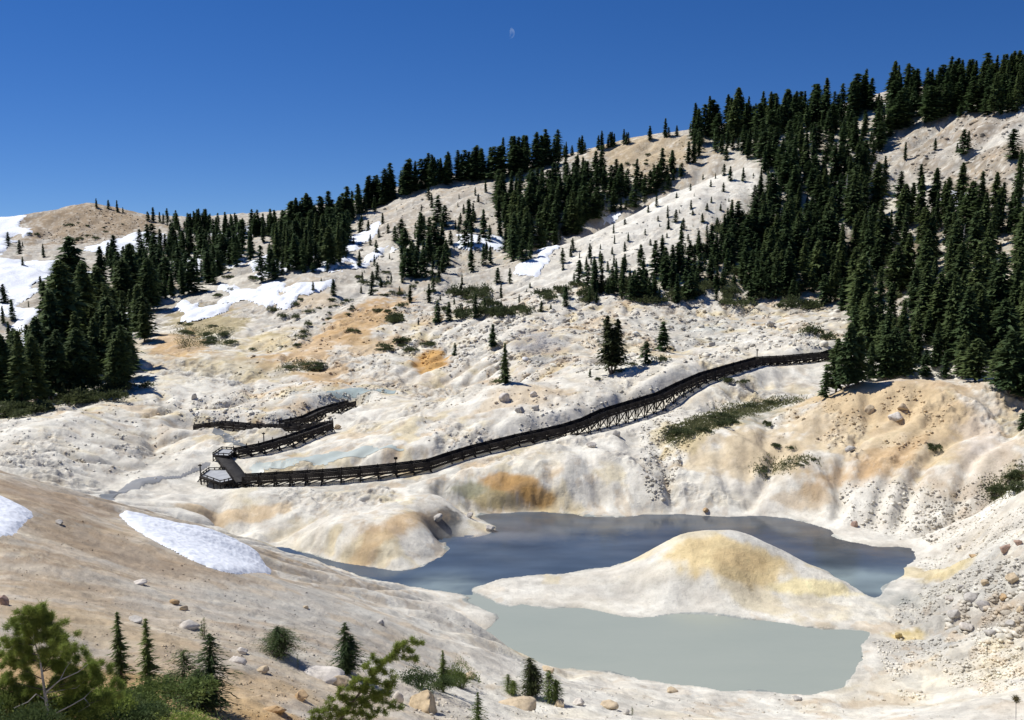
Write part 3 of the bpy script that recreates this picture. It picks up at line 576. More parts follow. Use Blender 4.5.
# ------------------------------------------------------------------ foliage
def conifer_arrays(h, r, whorls, nb, npt, size, seed, bare=.06, droop=.25, ragged=.35, power=.85, lean=0.0, up=.25, elong=0):
    g = np.random.default_rng(seed)
    zz = h*(bare+(1-bare)*(np.arange(whorls)+g.random(whorls))/whorls)
    Z_ = np.repeat(zz, nb); nn = len(Z_); Z_ = np.clip(Z_+g.normal(size=nn)*h*.012, bare*h*.5, h*.995)
    prof = np.clip(1-Z_/h, 0, 1)**power*np.clip((Z_/h-bare*.6)/(.10), .35, 1)
    lob = 1+ragged*.45*np.sin(Z_/h*17+seed)*np.sin(Z_/h*41+seed*2)
    Ln = r*prof*lob*(1-ragged*g.random(nn))+.02*r
    a = g.random(nn)*2*np.pi; Ln = Ln*(1+.18*np.sin(a*2+seed))
    tpar = np.tile((np.arange(npt)+.6)/npt, (nn, 1))*(.9+.2*g.random((nn, npt)))
    L_ = Ln[:, None]*tpar
    px = np.cos(a)[:, None]*L_; py = np.sin(a)[:, None]*L_
    pz = Z_[:, None]+L_*up-droop*L_*tpar*1.6
    ctr = np.stack([px, py, pz], -1).reshape(-1, 3)
    ctr[:, 0] += lean*ctr[:, 2]
    m = len(ctr); s_ = (size*(.55+.8*g.random(m))*np.clip(.5+np.repeat(prof, npt), .5, 1))
    dirv = np.stack([np.repeat(np.cos(a), npt), np.repeat(np.sin(a), npt), np.full(m, -.25)], -1)
    side = np.stack([-dirv[:, 1], dirv[:, 0], np.zeros(m)], -1)
    j = lambda k: g.normal(size=(m, 3))*k
    if elong: 
        v0 = ctr+(dirv*1.7+j(.3))*s_[:, None]; v1 = ctr+(-dirv*.5+side*.2+j(.12))*s_[:, None]; v2 = ctr+(-dirv*.5-side*.2+j(.12))*s_[:, None]
        return np.stack([v0, v1, v2], 1).reshape(-1, 3), np.arange(3*m).reshape(-1, 3)
    v0 = ctr+(dirv*1.15+j(.28))*s_[:, None]; v1 = ctr+(-dirv*.4+side*.55+j(.28))*s_[:, None]; v2 = ctr+(-dirv*.4-side*.55+j(.28))*s_[:, None]
    V = np.stack([v0, v1, v2], 1).reshape(-1, 3); Fc = np.arange(3*m).reshape(-1, 3)
    return V, Fc
def tube_arrays(pts, rad, n=6):
    V = []; Fc = []
    pts = [Vector(p) for p in pts]
    for i, p in enumerate(pts):
        d = (pts[min(i+1, len(pts)-1)]-pts[max(i-1, 0)]).normalized(); x = d.orthogonal().normalized(); y = d.cross(x)
        for k in range(n):
            a = 2*math.pi*k/n; V.append(p+(x*math.cos(a)+y*math.sin(a))*rad[i])
    for i in range(len(pts)-1):
        for k in range(n): Fc.append((i*n+k, i*n+(k+1) % n, (i+1)*n+(k+1) % n, (i+1)*n+k))
    return np.array([tuple(v) for v in V]), np.array(Fc)
def leaf_mat(name, c1, c2):
    m = mat(name, c1, .75, .18); nd, ln, b = nodes(m); tc = nd.new('ShaderNodeTexCoord').outputs['Object']
    t = noise(nd, ln, tc, 1.1, 4, .6); oi = nd.new('ShaderNodeObjectInfo'); ad = nd.new('ShaderNodeMath'); ad.operation = 'MULTIPLY_ADD'; ln.new(oi.outputs['Random'], ad.inputs[0]); ad.inputs[1].default_value = .30
    ln.new(t.outputs[0], ad.inputs[2]); r = ramp(nd, ln, ad.outputs[0], [(.38, c1), (.85, c2)]); ln.new(r.outputs[0], b.inputs['Base Color'])
    tl = nd.new('ShaderNodeBsdfTranslucent'); ln.new(r.outputs[0], tl.inputs['Color']); mx = nd.new('ShaderNodeMixShader'); mx.inputs[0].default_value = .35; ln.new(b.outputs[0], mx.inputs[1]); ln.new(tl.outputs[0], mx.inputs[2]); ln.new(mx.outputs[0], nd['Material Output'].inputs[0]); return m
M_con = leaf_mat('conifer_needles', (.050, .088, .036), (.14, .18, .06))
M_con2 = leaf_mat('young_needles', (.09, .135, .040), (.20, .25, .07))
M_shrub = leaf_mat('shrub_leaves', (.05, .07, .03), (.12, .14, .06))
M_pine = leaf_mat('pine_needles', (.17, .24, .05), (.33, .38, .09))
M_bark = varied('bark', (.10, .08, .065), (.17, .14, .115), 3, bump=.4); M_dead = varied('dead_wood', (.34, .32, .30), (.48, .46, .44), 6, bump=.3)
protos = []
specs = [(1, .155, 52, 8, 4, .040), (1, .13, 56, 7, 4, .034), (1, .19, 50, 9, 4, .042), (1, .11, 60, 7, 3, .034), (1, .22, 46, 9, 5, .044), (1, .17, 52, 8, 4, .038), (1, .14, 54, 8, 4, .036), (1, .25, 44, 9, 5, .048)]
for i, (h, r_, w_, nb_, np_, sz) in enumerate(specs):
    V, Fc = conifer_arrays(1, r_, w_, nb_, np_, sz, 100+i, bare=.05+.04*(i % 3), ragged=.5, power=[.8, .9, .7, .85, .62, .75, 1.0, .6][i])
    cm = mesh_np('crown', V, Fc, 3); cm.materials.append(M_con)
    tv, tf = tube_arrays([(0, 0, -.05), (0, 0, .3), (.004, 0, .7), (0, 0, .985)], [.017, .013, .007, .002], 5)
    tm = mesh_np('trunk', tv, tf); tm.materials.append(M_bark); protos.append((V, Fc, cm, tm))
lowp = []
for i in range(6):
    lowp.append(conifer_arrays(1, [.15, .12, .19, .11, .16, .21][i], 34, 6, 3, .055, 300+i, bare=.05, ragged=.5, power=[.8, .9, .7, .85, .75, .62][i]))
trees = []   # (x,y,z,h,pxheight,region,px,py)
def in_poly(px, py, poly): return float(poly_sd(np.array([px], float), np.array([py], float), poly)[0]) > 0
def add_tree(px, py, h, region, ymin=14, wide=0):
    p = hit_far(px, py, ymin)
    if p is None or p[1] > 620: return
    trees.append(dict(p=p, h=h, hp=h*F/p[1], reg=region, px=px, py=py, wide=wide))
def stand(poly, nrec, h0, h1, region, spacing=4, clump=.35, ymin=100, hfun=None):
    xs = [p[0] for p in poly]; ys = [p[1] for p in poly]; got = []; tries = 0
    while len(got) < nrec and tries < nrec*60:
        tries += 1
        x = random.uniform(min(xs), max(xs)); y = random.uniform(min(ys), max(ys))
        if not in_poly(x, y, poly): continue
        if float(fbm(np.array([x/26.]), np.array([y/15.]), 2, 71)[0]) < clump-.5: continue
        if any(abs(x-a) < spacing and abs(y-b_) < spacing*.6 for a, b_ in got): continue
        got.append((x, y)); add_tree(x, y, (h0+(h1-h0)*random.betavariate(1.5, 1.8))*(1 if random.random() > .33 else random.uniform(.3, .7)) if not hfun else hfun(x, y), region, ymin)
def skyline(pts, nrec, h0, h1, region, jit=4, ymin=250):
    for _ in range(nrec):
        u = random.random()*(len(pts)-1); i = int(u); f = u-i
        x = pts[i][0]*(1-f)+pts[i+1][0]*f; y = pts[i][1]*(1-f)+pts[i+1][1]*f+random.uniform(0, jit)
        add_tree(x+random.uniform(-3, 3), y, (h0+(h1-h0)*random.betavariate(1.4, 1.8))*(1 if random.random() > .35 else random.uniform(.4, .8)), region, ymin)
skyline([(98,206),(128,213)], 5, 4, 7, 'brown knob'); skyline([(146,218),(176,224)], 9, 5, 8, 'saddle right of the brown knob')
skyline([(176,228),(250,232),(292,232)], 80, 6, 11, 'left skyline'); skyline([(290,234),(320,228),(350,216),(400,194),(445,180)], 95, 9, 15, 'skyline left of the ridge')
skyline([(445,180),(480,176),(520,170),(560,158)], 55, 11, 16, 'middle of the ridge skyline', 6); skyline([(560,157),(600,148),(640,140),(700,131)], 34, 3.5, 8.5, 'bare tan crest', 2)
skyline([(695,133),(750,128),(800,121),(880,101),(940,93),(1000,92),(1040,82)], 165, 10, 17, 'right skyline', 12)
stand([(0,420),(60,400),(122,392),(150,345),(165,312),(150,290),(110,275),(75,290),(45,330),(28,365),(0,385)], 84, 7, 16, 'left forest', 5, .08)
stand([(100,275),(150,300),(190,298),(235,275),(246,245),(150,246),(110,258)], 110, 6, 11, 'upper part of the left forest', 4, .25)
stand([(0,245),(60,245),(95,262),(60,300),(0,330)], 12, 4, 7, 'left snowfield', 6, .1)
stand([(288,250),(345,225),(352,250),(335,268),(300,275),(258,285)], 80, 8, 14, 'stand below the left ridge skyline', 4, .1)
stand([(398,238),(445,232),(448,275),(425,285),(402,282)], 34, 5, 10, 'small stand on the bare ridge slope', 4, .1)
stand([(350,215),(500,185),(500,230),(460,260),(360,300),(300,300)], 75, 2, 6, 'bare ridge slope', 8, .05)
stand([(490,205),(530,185),(605,175),(640,188),(600,222),(560,245),(530,262),(508,266),(498,240)], 165, 6, 15, 'gully beside the pale slope', 4, -.2)
stand([(640,190),(700,150),(700,165),(650,205),(610,215)], 26, 6, 11, 'upper edge of the pale slope', 5, .0)
stand([(560,255),(700,180),(760,168),(745,232),(640,268),(560,285)], 60, 1.6, 5, 'pale slope', 8, .0)
stand([(580,292),(640,275),(700,248),(740,225),(760,260),(770,300),(690,304),(585,303)], 120, 4, 10, 'foot of the pale slope', 5, .0)
stand([(700,152),(760,140),(870,108),(893,130),(865,180),(845,230),(855,300),(830,308),(760,300),(745,240),(762,175)], 360, 5, 14, 'right forest', 3.2, -.05)
stand([(885,104),(960,100),(1024,95),(1024,112),(990,118),(940,120),(890,135)], 80, 9, 15, 'upper right forest', 3.5, -.3)
stand([(855,175),(900,200),(940,215),(1030,215),(1030,300),(940,300),(850,300)], 98, 7, 17, 'right forest below the scree', 4, -.02)
stand([(840,305),(1030,300),(1030,372),(950,368),(865,366),(838,335)], 85, 6, 16, 'dark stand behind the tan mound', 7, -.2)
for (x, y, h) in ((836,392,8.5),(848,388,10),(858,384,8),(870,381,7),(885,380,8),(825,398,5),(905,377,6.5),(925,377,5),(1008,392,9),(1020,398,9.5),(1030,402,9),(1000,388,7),(1022,430,2.5),(893,378,9),(945,378,5),(975,381,6.5),(962,379,8)):
    add_tree(x, y, h, 'crest of the tan mound', 100, 1)
for (x, y, h) in ((963,155,8),(968,150,6),(957,152,3),(935,150,4),(1018,200,13),(1003,205,6),(920,190,8),(905,160,6),(1012,160,9)): add_tree(x, y, h, 'open scree slope', 100)
for (x, y, h) in ((75,330,24),(66,362,21),(88,352,20),(100,335,17),(55,375,17),(110,365,14),(40,385,13),(20,398,12),(6,408,12),(80,395,12),(118,388,9),(132,300,16),(150,310,14),(140,335,12)): add_tree(x, y, h, 'left forest', 100, 1)
for (x, y, h) in ((505,384,6.8),(493,347,5),(663,352,6.2),(646,364,4.2),(622,356,2.5),(455,356,3),(590,377,1.6)): add_tree(x, y, h, 'pale bowl', 100)
stand([(420,225),(500,215),(495,265),(450,285),(415,270)], 22, 4, 11, 'small stand on the bare ridge slope', 5, .0)
stand([(390,285),(560,280),(570,305),(520,325),(400,325)], 30, 2.5, 6.5, 'rocky shelf in the middle', 7, .15)
stand([(560,262),(640,262),(660,285),(590,300)], 24, 3, 8, 'foot of the pale slope', 5, .1)
stand([(255,230),(330,235),(345,255),(270,262)], 30, 5, 11, 'stand below the left ridge skyline', 5, .0)
stand([(165,232),(255,236),(255,262),(165,262)], 40, 5, 10, 'upper part of the left forest', 5, .1)
trees.sort(key=lambda t: -t['hp'])
ORD = ['first','second','third','fourth','fifth','sixth','seventh','eighth','ninth','tenth','eleventh','twelfth','thirteenth','fourteenth','fifteenth','sixteenth','seventeenth','eighteenth','nineteenth','twentieth']
def ordinal(n):
    if n <= 20: return ORD[n-1]
    T = {20:'twenty', 30:'thirty', 40:'forty', 50:'fifty', 60:'sixty', 70:'seventy', 80:'eighty', 90:'ninety'}
    if n >= 100: return 'hundred-and-'+ordinal(n-100) if n > 100 else 'hundredth'
    return T[n//10*10]+'-'+ORD[n % 10-1] if n % 10 else T[n][:-1]+'ieth'
PREP = {'rocky shelf in the middle': 'on the rocky shelf in mid picture', 'brown knob': 'on the brown knob', 'saddle right of the brown knob': 'on the saddle right of the brown knob', 'left skyline': 'on the left skyline', 'skyline left of the ridge': 'on the rising skyline left of the ridge',
 'middle of the ridge skyline': 'on the middle of the ridge skyline', 'bare tan crest': 'on the bare tan crest', 'right skyline': 'on the right skyline', 'left forest': 'in the left forest', 'upper part of the left forest': 'in the upper part of the left forest',
 'left snowfield': 'on the left snowfield', 'stand below the left ridge skyline': 'in the stand below the ridge skyline', 'small stand on the bare ridge slope': 'in the small stand on the bare slope', 'bare ridge slope': 'scattered on the bare ridge slope',
 'gully beside the pale slope': 'in the gully beside the pale slope', 'upper edge of the pale slope': 'at the upper edge of the pale slope', 'pale slope': 'out on the pale slope', 'foot of the pale slope': 'at the foot of the pale slope', 'right forest': 'in the right forest',
 'upper right forest': 'in the uppermost right forest', 'right forest below the scree': 'in the forest below the grey scree', 'dark stand behind the tan mound': 'in the dark stand behind the tan mound', 'crest of the tan mound': 'along the crest of the tan mound',
 'open scree slope': 'alone on the open scree slope', 'pale bowl': 'on the pale ground above the walkway'}
ind = trees[:292]; rest = trees[292:]
byreg = {}
for t in ind: byreg.setdefault(t['reg'], []).append(t)
for reg, L in byreg.items():
    L.sort(key=lambda t: t['px']); big = max(L, key=lambda t: t['h'])
    for k_, t in enumerate(L):
        look = 'tall' if t['h'] > 12 else ('middle-sized' if t['h'] > 7 else 'small')
        if len(L) == 1: t['label'] = 'dark green %s conifer %s' % (look, PREP[reg])
        else: t['label'] = '%s dark conifer, %s from the left %s' % (look, ordinal(k_+1), PREP[reg])
for t in ind:
    k_ = (7 if random.random() < .5 else 4) if t['wide'] else random.choice([0, 1, 2, 3, 5, 6, 2, 5, 4, 7])
    V, Fc, cm, tm = protos[k_]; x, y, z = t['p']
    e = empty('conifer', (x, y, z-.15), random.uniform(0, 6.28)); wsc = random.uniform(1.0, 1.8) if t['h'] < 12 else random.uniform(1.05, 1.55); e.scale = (t['h']*wsc, t['h']*wsc, t['h'])
    tag(e, t['label'], 'conifer tree', 'conifers '+PREP[t['reg']])
    link('crown', cm, parent=e); link('trunk', tm, parent=e)
VV = []; FF = []; off = 0
for t in rest:
    V, Fc = lowp[random.randrange(6)]; a = random.uniform(0, 6.28); ca, sa = math.cos(a), math.sin(a); h = t['h']; wsc = h*random.uniform(1.1, 2.1)
    W = np.stack([(V[:, 0]*ca-V[:, 1]*sa)*wsc, (V[:, 0]*sa+V[:, 1]*ca)*wsc, V[:, 2]*h], -1)+np.array(t['p'])-np.array([0, 0, .15]); VV.append(W); FF.append(Fc+off); off += len(V)
if rest:
    M_far = leaf_mat('far_needles', (.050, .088, .036), (.11, .16, .058)); M_far.node_tree.nodes['Noise Texture'].inputs['Scale'].default_value = .15
    o = link('far_conifers', mesh_np('far_conifers', np.concatenate(VV), np.concatenate(FF), 3), M_far); tag(o, 'hundreds of small dark conifers filling the far hillsides and skyline', 'forest', kind='stuff')
print('TREES', len(trees))

# --- shrubs
def shrub_arrays(seed, nl=7, nt=900, size=.10, flat_=.6, spiky=0):
    g = np.random.default_rng(seed); V = []
    cs = np.stack([g.normal(size=nl)*.38, g.normal(size=nl)*.38, g.random(nl)*.25*flat_+.15], -1); rr = .28+.25*g.random(nl)
    k_ = g.integers(0, nl, nt); d = g.normal(size=(nt, 3)); d /= np.linalg.norm(d, axis=1)[:, None]; d[:, 2] = np.abs(d[:, 2])*1.1-.25
    rad = rr[k_]*(.55+.5*g.random(nt)); p = cs[k_]+d*rad[:, None]*np.array([1, 1, flat_*1.1]); p[:, 2] = np.abs(p[:, 2])*.95
    if spiky: p[:, 2] *= 1+spiky*g.random(nt)**4*2
    s_ = size*(.5+g.random(nt))[:, None]; n1_ = g.normal(size=(nt, 3)); n2_ = g.normal(size=(nt, 3))
    v0 = p+(d*1.1+n1_*.3)*s_; v1 = p+n1_*.5*s_; v2 = p+n2_*.5*s_
    return np.stack([v0, v1, v2], 1).reshape(-1, 3), np.arange(3*nt).reshape(-1, 3)
sprot = []
for i in range(6):
    V, Fc = shrub_arrays(500+i, spiky=.5 if i % 2 else 0); m = mesh_np('foliage', V, Fc, 3); m.materials.append(M_shrub)
    bv = []; bf = []; off = 0
    for k_ in range(6):
        a = k_*1.05+i; tv, tf = tube_arrays([(0, 0, -.08), (.18*math.cos(a), .18*math.sin(a), .18), (.42*math.cos(a+.3), .42*math.sin(a+.3), .36)], [.03, .022, .008], 5); bv.append(tv); bf.append(tf+off); off += len(tv)
    bm_ = mesh_np('stems', np.concatenate(bv), np.concatenate(bf)); bm_.materials.append(M_bark); sprot.append((m, bm_))
shr = []
def shrubs(poly, nrec, w0, w1, where, ymin=100, hr=(.5, .9)):
    xs = [p[0] for p in poly]; ys = [p[1] for p in poly]; k_ = 0; tr = 0
    while k_ < nrec and tr < 4000:
        tr += 1; x = random.uniform(min(xs), max(xs)); y = random.uniform(min(ys), max(ys))
        if in_poly(x, y, poly):
            p = hit(x, y, ymin)
            if p and p[1] < 450: shr.append((p, random.uniform(w0, w1), random.uniform(*hr), where, x)); k_ += 1
def shrub1(x, y, w_, hr, where, ymin=100):
    p = hit(x, y, ymin)
    if p: shr.append((p, w_, hr, where, x))
shrubs([(425,300),(470,290),(560,290),(570,302),(520,322),(430,322)], 30, 2.2, 5, 'on the rocky shelf below the bare ridge', hr=(.5, 1.0))
shrubs([(370,345),(430,335),(440,350),(400,356)], 9, 2, 4, 'above the orange bank left of centre', hr=(.3, .6)); shrubs([(384,318),(412,318),(412,330),(384,330)], 4, 3, 5, 'beside the dark bush on the orange slope')
shrubs([(300,320),(370,290),(420,280),(400,310),(330,330)], 18, 1, 2.4, 'dotted over the stained slope', hr=(.5, .9))
shrubs([(285,362),(320,360),(320,370),(280,370)], 5, 1.5, 3.5, 'in the green strip above the tarn', hr=(.2, .35))
shrubs([(170,322),(235,328),(235,345),(180,345)], 13, 2, 4, 'on the mossy ochre bank', hr=(.25, .45))
shrubs([(0,412),(120,390),(150,385),(125,402),(60,408),(0,424)], 24, 2.5, 5, 'along the lower edge of the left forest', hr=(.5, .9))
shrubs([(570,285),(760,285),(840,300),(830,316),(760,304),(580,306)], 40, 2, 5.5, 'along the lower edge of the right forest', hr=(.5, .9))
shrubs([(665,432),(720,412),(800,396),(795,406),(740,424),(675,444)], 20, 1.0, 2.6, 'in the green hollow beside the walkway', hr=(.3, .7))
shrubs([(755,466),(815,456),(818,464),(765,478)], 5, .8, 1.8, 'in the green strip on the tan mound', hr=(.25, .4))
shrubs([(985,485),(1024,470),(1024,490),(990,500)], 9, 1.2, 2.4, 'in the gully at the right edge', hr=(.35, .6))
shrubs([(640,190),(740,140),(700,140),(560,170),(600,160)], 12, 1.2, 2.6, 'on the bare tan crest'); shrubs([(20,240),(60,210),(140,225),(90,245)], 14, 1.5, 3, 'on the bare brown knob')
shrubs([(220,330),(300,300),(420,250),(480,280),(440,300),(330,345),(250,350)], 34, 1.2, 3, 'on the hummocky ground left of centre', hr=(.4, .9))
shrubs([(690,250),(745,200),(770,300),(860,310),(850,250),(1024,300),(1024,380),(860,320),(700,306)], 75, 2.5, 6, 'under the trees of the right forest', hr=(.5, .9))
shrubs([(190,290),(240,260),(290,262),(250,290),(200,300)], 14, 1.5, 3.5, 'around the saddle snow patches', hr=(.4, .7))
shrubs([(590,215),(660,180),(700,170),(640,210)], 10, 1.5, 3, 'along the top of the pale slope', hr=(.4, .8)); shrubs([(0,330),(28,330),(40,385),(0,400)], 14, 3, 5.5, 'at the left edge between snow and forest', hr=(.5, .8))
for a in ((933,450,2.1,.9,'alone on the right face of the tan mound'),(768,426,1.5,1.1,'beside the green hollow'),(775,447,1.6,.7,'below the hollow on the tan mound'),(790,449,1.0,.8,'below the hollow on the tan mound'),(728,382,2.2,.7,'in front of the walkway'),(742,383,1.9,.7,'in front of the walkway'),
  (500,383,2.4,.5,'on the crest of the pale hump'),(660,362,2.4,.8,'beside the big lone tree'),(632,366,1.8,.7,'beside the big lone tree'),(598,380,1.2,.8,'beside the big lone tree'),(620,372,1.5,.6,'beside the big lone tree'),(815,335,4,.8,'at the far end of the walkway'),(826,340,3,.8,'at the far end of the walkway'),(520,470,.1,.5,'')):
    if a[2] > .3: shrub1(*a)
gr = {}
for s_ in shr: gr.setdefault(s_[3], []).append(s_)
for wh, L in gr.items():
    L.sort(key=lambda s_: s_[4])
    for k_, (p, w_, hr, _, x) in enumerate(L):
        fm, bm_ = random.choice(sprot); e = empty('shrub', (p[0], p[1], p[2]-.05), random.uniform(0, 6)); e.scale = (w_*.62, w_*.62, w_*hr)
        lb = ('dark green shrub '+wh) if len(L) == 1 else 'low dark shrub, %s from the left %s' % (ordinal(k_+1), wh)
        tag(e, lb, 'shrub', 'shrubs '+wh); link('foliage', fm, parent=e); link('stems', bm_, parent=e)
print('SHRUBS', len(shr))
# sedge turf in the hollow and on the strips
def turf(polys, dens, name, label):
    V = []; g = np.random.default_rng(5)
    for poly, n_ in polys:
        xs = [p[0] for p in poly]; ys = [p[1] for p in poly]; k_ = 0
        pts = []
        while k_ < n_:
            x = random.uniform(min(xs), max(xs)); y = random.uniform(min(ys), max(ys))
            if not in_poly(x, y, poly): continue
            p = hit(x, y, 100); k_ += 1
            if p: pts.append(p)
        P = np.array(pts); m = len(P)
        for q_ in range(6):
            o_ = g.normal(size=(m, 3))*np.array([.5, .8, 0]); b_ = P+o_; b_[:, 2] = gz(b_[:, 0], b_[:, 1])-.03; a = g.random(m)*6.28
            wd = np.stack([np.cos(a), np.sin(a), 0*a], -1)*.10; tip = b_+g.normal(size=(m, 3))*.12+np.array([0, 0, .16]); V.append(np.stack([b_-wd, b_+wd, tip], 1).reshape(-1, 3))
    V = np.concatenate(V); o = link(name, mesh_np(name, V, np.arange(len(V)).reshape(-1, 3), 3), leaf_mat('sedge', (.11, .125, .055), (.20, .205, .095))); tag(o, label, 'sedge turf', kind='stuff')
turf([([(662,433),(690,419),(740,405),(800,397),(803,401),(760,411),(722,423),(672,443)], 3000), ([(752,468),(812,456),(818,459),(790,466),(762,473)], 220), ([(985,487),(1024,470),(1024,490),(990,503)], 350), ([(275,370),(290,360),(325,362),(320,371)], 400), ([(170,325),(235,328),(230,345),(180,348)], 700)], 1, 'sedge_turf', 'dark green turf growing in the hollows and strips of the basin')

# bleached dead snags standing among the live trees
snag_pts = [(806,262,9),(868,290,8),(905,246,10),(935,330,11),(780,232,7),(722,286,6),(846,200,8),(962,262,9),(112,352,10),(30,378,8)]
for k_, (x, y, h) in enumerate(sorted(snag_pts)):
    p = hit_far(x, y, 100); e = empty('dead_tree', (p[0], p[1], p[2]-.1)); V1, F1 = tube_arrays([(0, 0, -.2), (.1, 0, h*.4), (.05, .1, h*.8), (.2, .1, h)], [.24, .17, .09, .02], 6); link('trunk', mesh_np('trunk', V1, F1), M_dead, e)
    bv = []; bf = []; off = 0
    for q_ in range(16):
        z_ = h*random.uniform(.2, .93); a = random.uniform(0, 6.28); L_ = (1-z_/h)*h*.16+.35; tv, tf = tube_arrays([(.07, 0, z_), (math.cos(a)*L_*.5, math.sin(a)*L_*.5, z_+.05), (math.cos(a)*L_, math.sin(a)*L_, z_-L_*.25)], [.05, .035, .012], 4); bv.append(tv); bf.append(tf+off); off += len(tv)
    link('branches', mesh_np('branches', np.concatenate(bv), np.concatenate(bf)), M_dead, e)
    tag(e, ('grey leafless snag, %s from the left in the left forest' % ordinal(k_+1)) if x < 200 else ('grey leafless snag, %s from the left in the right forest' % ordinal(k_-1)), 'dead tree', 'dead snags in the forests')
# ------------------------------------------------------------------ boardwalk
M_wood = varied('dark_timber', (.020, .018, .017), (.042, .037, .034), 1.2, .85); M_deck = varied('weathered_deck', (.06, .056, .053), (.10, .095, .09), .9, .8)
M_pale = varied('sky_sheen_deck', (.34, .35, .36), (.45, .46, .46), .9, .7)  # weathered boards, the sky's reflection on them painted in as pale grey
class MB:
    def __init__(s): s.v = []; s.f = []
    def bar(s, a, b_, w_, h_, up=(0, 0, 1)):
        a = Vector(a); b_ = Vector(b_); d = b_-a
        if d.length < 1e-4: return
        d.normalize(); u = Vector(up)
        if abs(d.dot(u)) > .95: u = Vector((1, 0, 0))
        sx = d.cross(u).normalized(); sy = sx.cross(d).normalized(); n0 = len(s.v)
        for p in (a, b_):
            for i, j in ((-1, -1), (1, -1), (1, 1), (-1, 1)): s.v.append(tuple(p+sx*i*w_/2+sy*j*h_/2))
        for q_ in ((0, 3, 2, 1), (4, 5, 6, 7), (0, 1, 5, 4), (1, 2, 6, 5), (2, 3, 7, 6), (3, 0, 4, 7)): s.f.append(tuple(n0+k_ for k_ in q_))
    def build(s, name, m, parent=None):
        return link(name, mesh_np(name, np.array(s.v), np.array(s.f)), m, parent)
bw = empty('boardwalk', tuple(PATHW[0][0]))
tag(bw, 'long dark timber boardwalk with railings and trestle legs crossing the basin', 'boardwalk')
B0 = Vector(PATHW[0][0])
npost = 0
extra = MB()
def walk(P, width=1.7, rails=True, step=2.3, sides=(-1, 1), nrail=3, dm=None):
    global npost
    P = [Vector(p)-B0 for p in P]
    # resample
    pts = [P[0]]
    for a, b_ in zip(P[:-1], P[1:]):
        n_ = max(1, round((b_-a).length/step))
        for k_ in range(1, n_+1): pts.append(a.lerp(b_, k_/n_))
    nrm = []
    for i in range(len(pts)):
        d = pts[min(i+1, len(pts)-1)]-pts[max(i-1, 0)]; d.z = 0; d.normalize(); nrm.append(Vector((d.y, -d.x, 0)))
    dk = MB(); rim = MB()
    for i in range(len(pts)-1):
        a, b_ = pts[i], pts[i+1]; d = (b_-a); nb_ = max(1, int(d.length/.22))
        for k_ in range(nb_):
            p = a.lerp(b_, (k_+.5)/nb_); nn = nrm[i].lerp(nrm[i+1], (k_+.5)/nb_).normalized()
            dk.bar(p-nn*width/2, p+nn*width/2, .17, .05)
        for sg in (-1, 1):
            o1_ = nrm[i]*sg*(width/2+.03); o2_ = nrm[i+1]*sg*(width/2+.03)
            rim.bar(a+o1_-Vector((0, 0, .2)), b_+o2_-Vector((0, 0, .2)), .08, .32)
    dk.build('deck', dm or M_deck, bw); rim.build('side_beam', M_wood, bw)
    if rails:
        for sg in sides:
            r_ = MB()
            for i in range(len(pts)-1):
                o1_ = nrm[i]*sg*(width/2-.02); o2_ = nrm[i+1]*sg*(width/2-.02)
                for hz in (.14, .36, .58)[:nrail]: r_.bar(pts[i]+o1_+Vector((0, 0, hz)), pts[i+1]+o2_+Vector((0, 0, hz)), .06, .20)
            ro = r_.build('railing', M_wood, bw)
            for i, p in enumerate(pts):
                q_ = p+nrm[i]*sg*(width/2+.04)
                if npost < 100:
                    m_ = MB(); m_.bar(q_-Vector((0, 0, .3)), q_+Vector((0, 0, .74)), .12, .12); m_.build('post', M_wood, ro); npost += 1
                else: extra.bar(q_-Vector((0, 0, .3)), q_+Vector((0, 0, .74)), .12, .12)
    for i, p in enumerate(pts):
        t_ = MB(); wz = []
        for sg in (-1, 1):
            q_ = p+nrm[i]*sg*(width/2-.15); g_ = float(gz(q_.x+B0.x, q_.y+B0.y))-B0.z-.2; wz.append((q_, g_))
            t_.bar((q_.x, q_.y, g_), (q_.x, q_.y, p.z-.12), .16, .16)
            # raking prop outwards
            if p.z-g_ > .9:
                w2 = q_+nrm[i]*sg*.7; g2 = float(gz(w2.x+B0.x, w2.y+B0.y))-B0.z-.1; t_.bar((w2.x, w2.y, g2), (q_.x, q_.y, p.z-.35), .10, .10)
        if p.z-wz[0][1] > 1.0:
            t_.bar((wz[0][0].x, wz[0][0].y, wz[0][1]+.2), (wz[1][0].x, wz[1][0].y, p.z-.4), .05, .13); t_.bar((wz[1][0].x, wz[1][0].y, wz[1][1]+.2), (wz[0][0].x, wz[0][0].y, p.z-.4), .05, .13)
            if i+1 < len(pts):
                for sg, (q_, g_) in zip((-1, 1), wz):
                    q2 = pts[i+1]+nrm[i+1]*sg*(width/2-.15); t_.bar((q_.x, q_.y, g_+.3), (q2.x, q2.y, pts[i+1].z-.4), .05, .13)
        t_.bar(p-nrm[i]*width/2-Vector((0, 0, .3)), p+nrm[i]*width/2-Vector((0, 0, .3)), .14, .2)
        t_.build('trestle', M_wood, bw)
walk([p[0] for p in PATHW], rails=True)
walk([p[0] for p in PATHR], width=1.9, rails=False)
walk([p[0] for p in PATHB], rails=True, nrail=2); walk([p[0] for p in PATHC], rails=True, nrail=2); walk([p[0] for p in PATHD], rails=True, nrail=2); walk([p[0] for p in PATHE], rails=False, width=1.3)
extra.build('railing_posts', M_wood, bw)['kind'] = 'stuff'
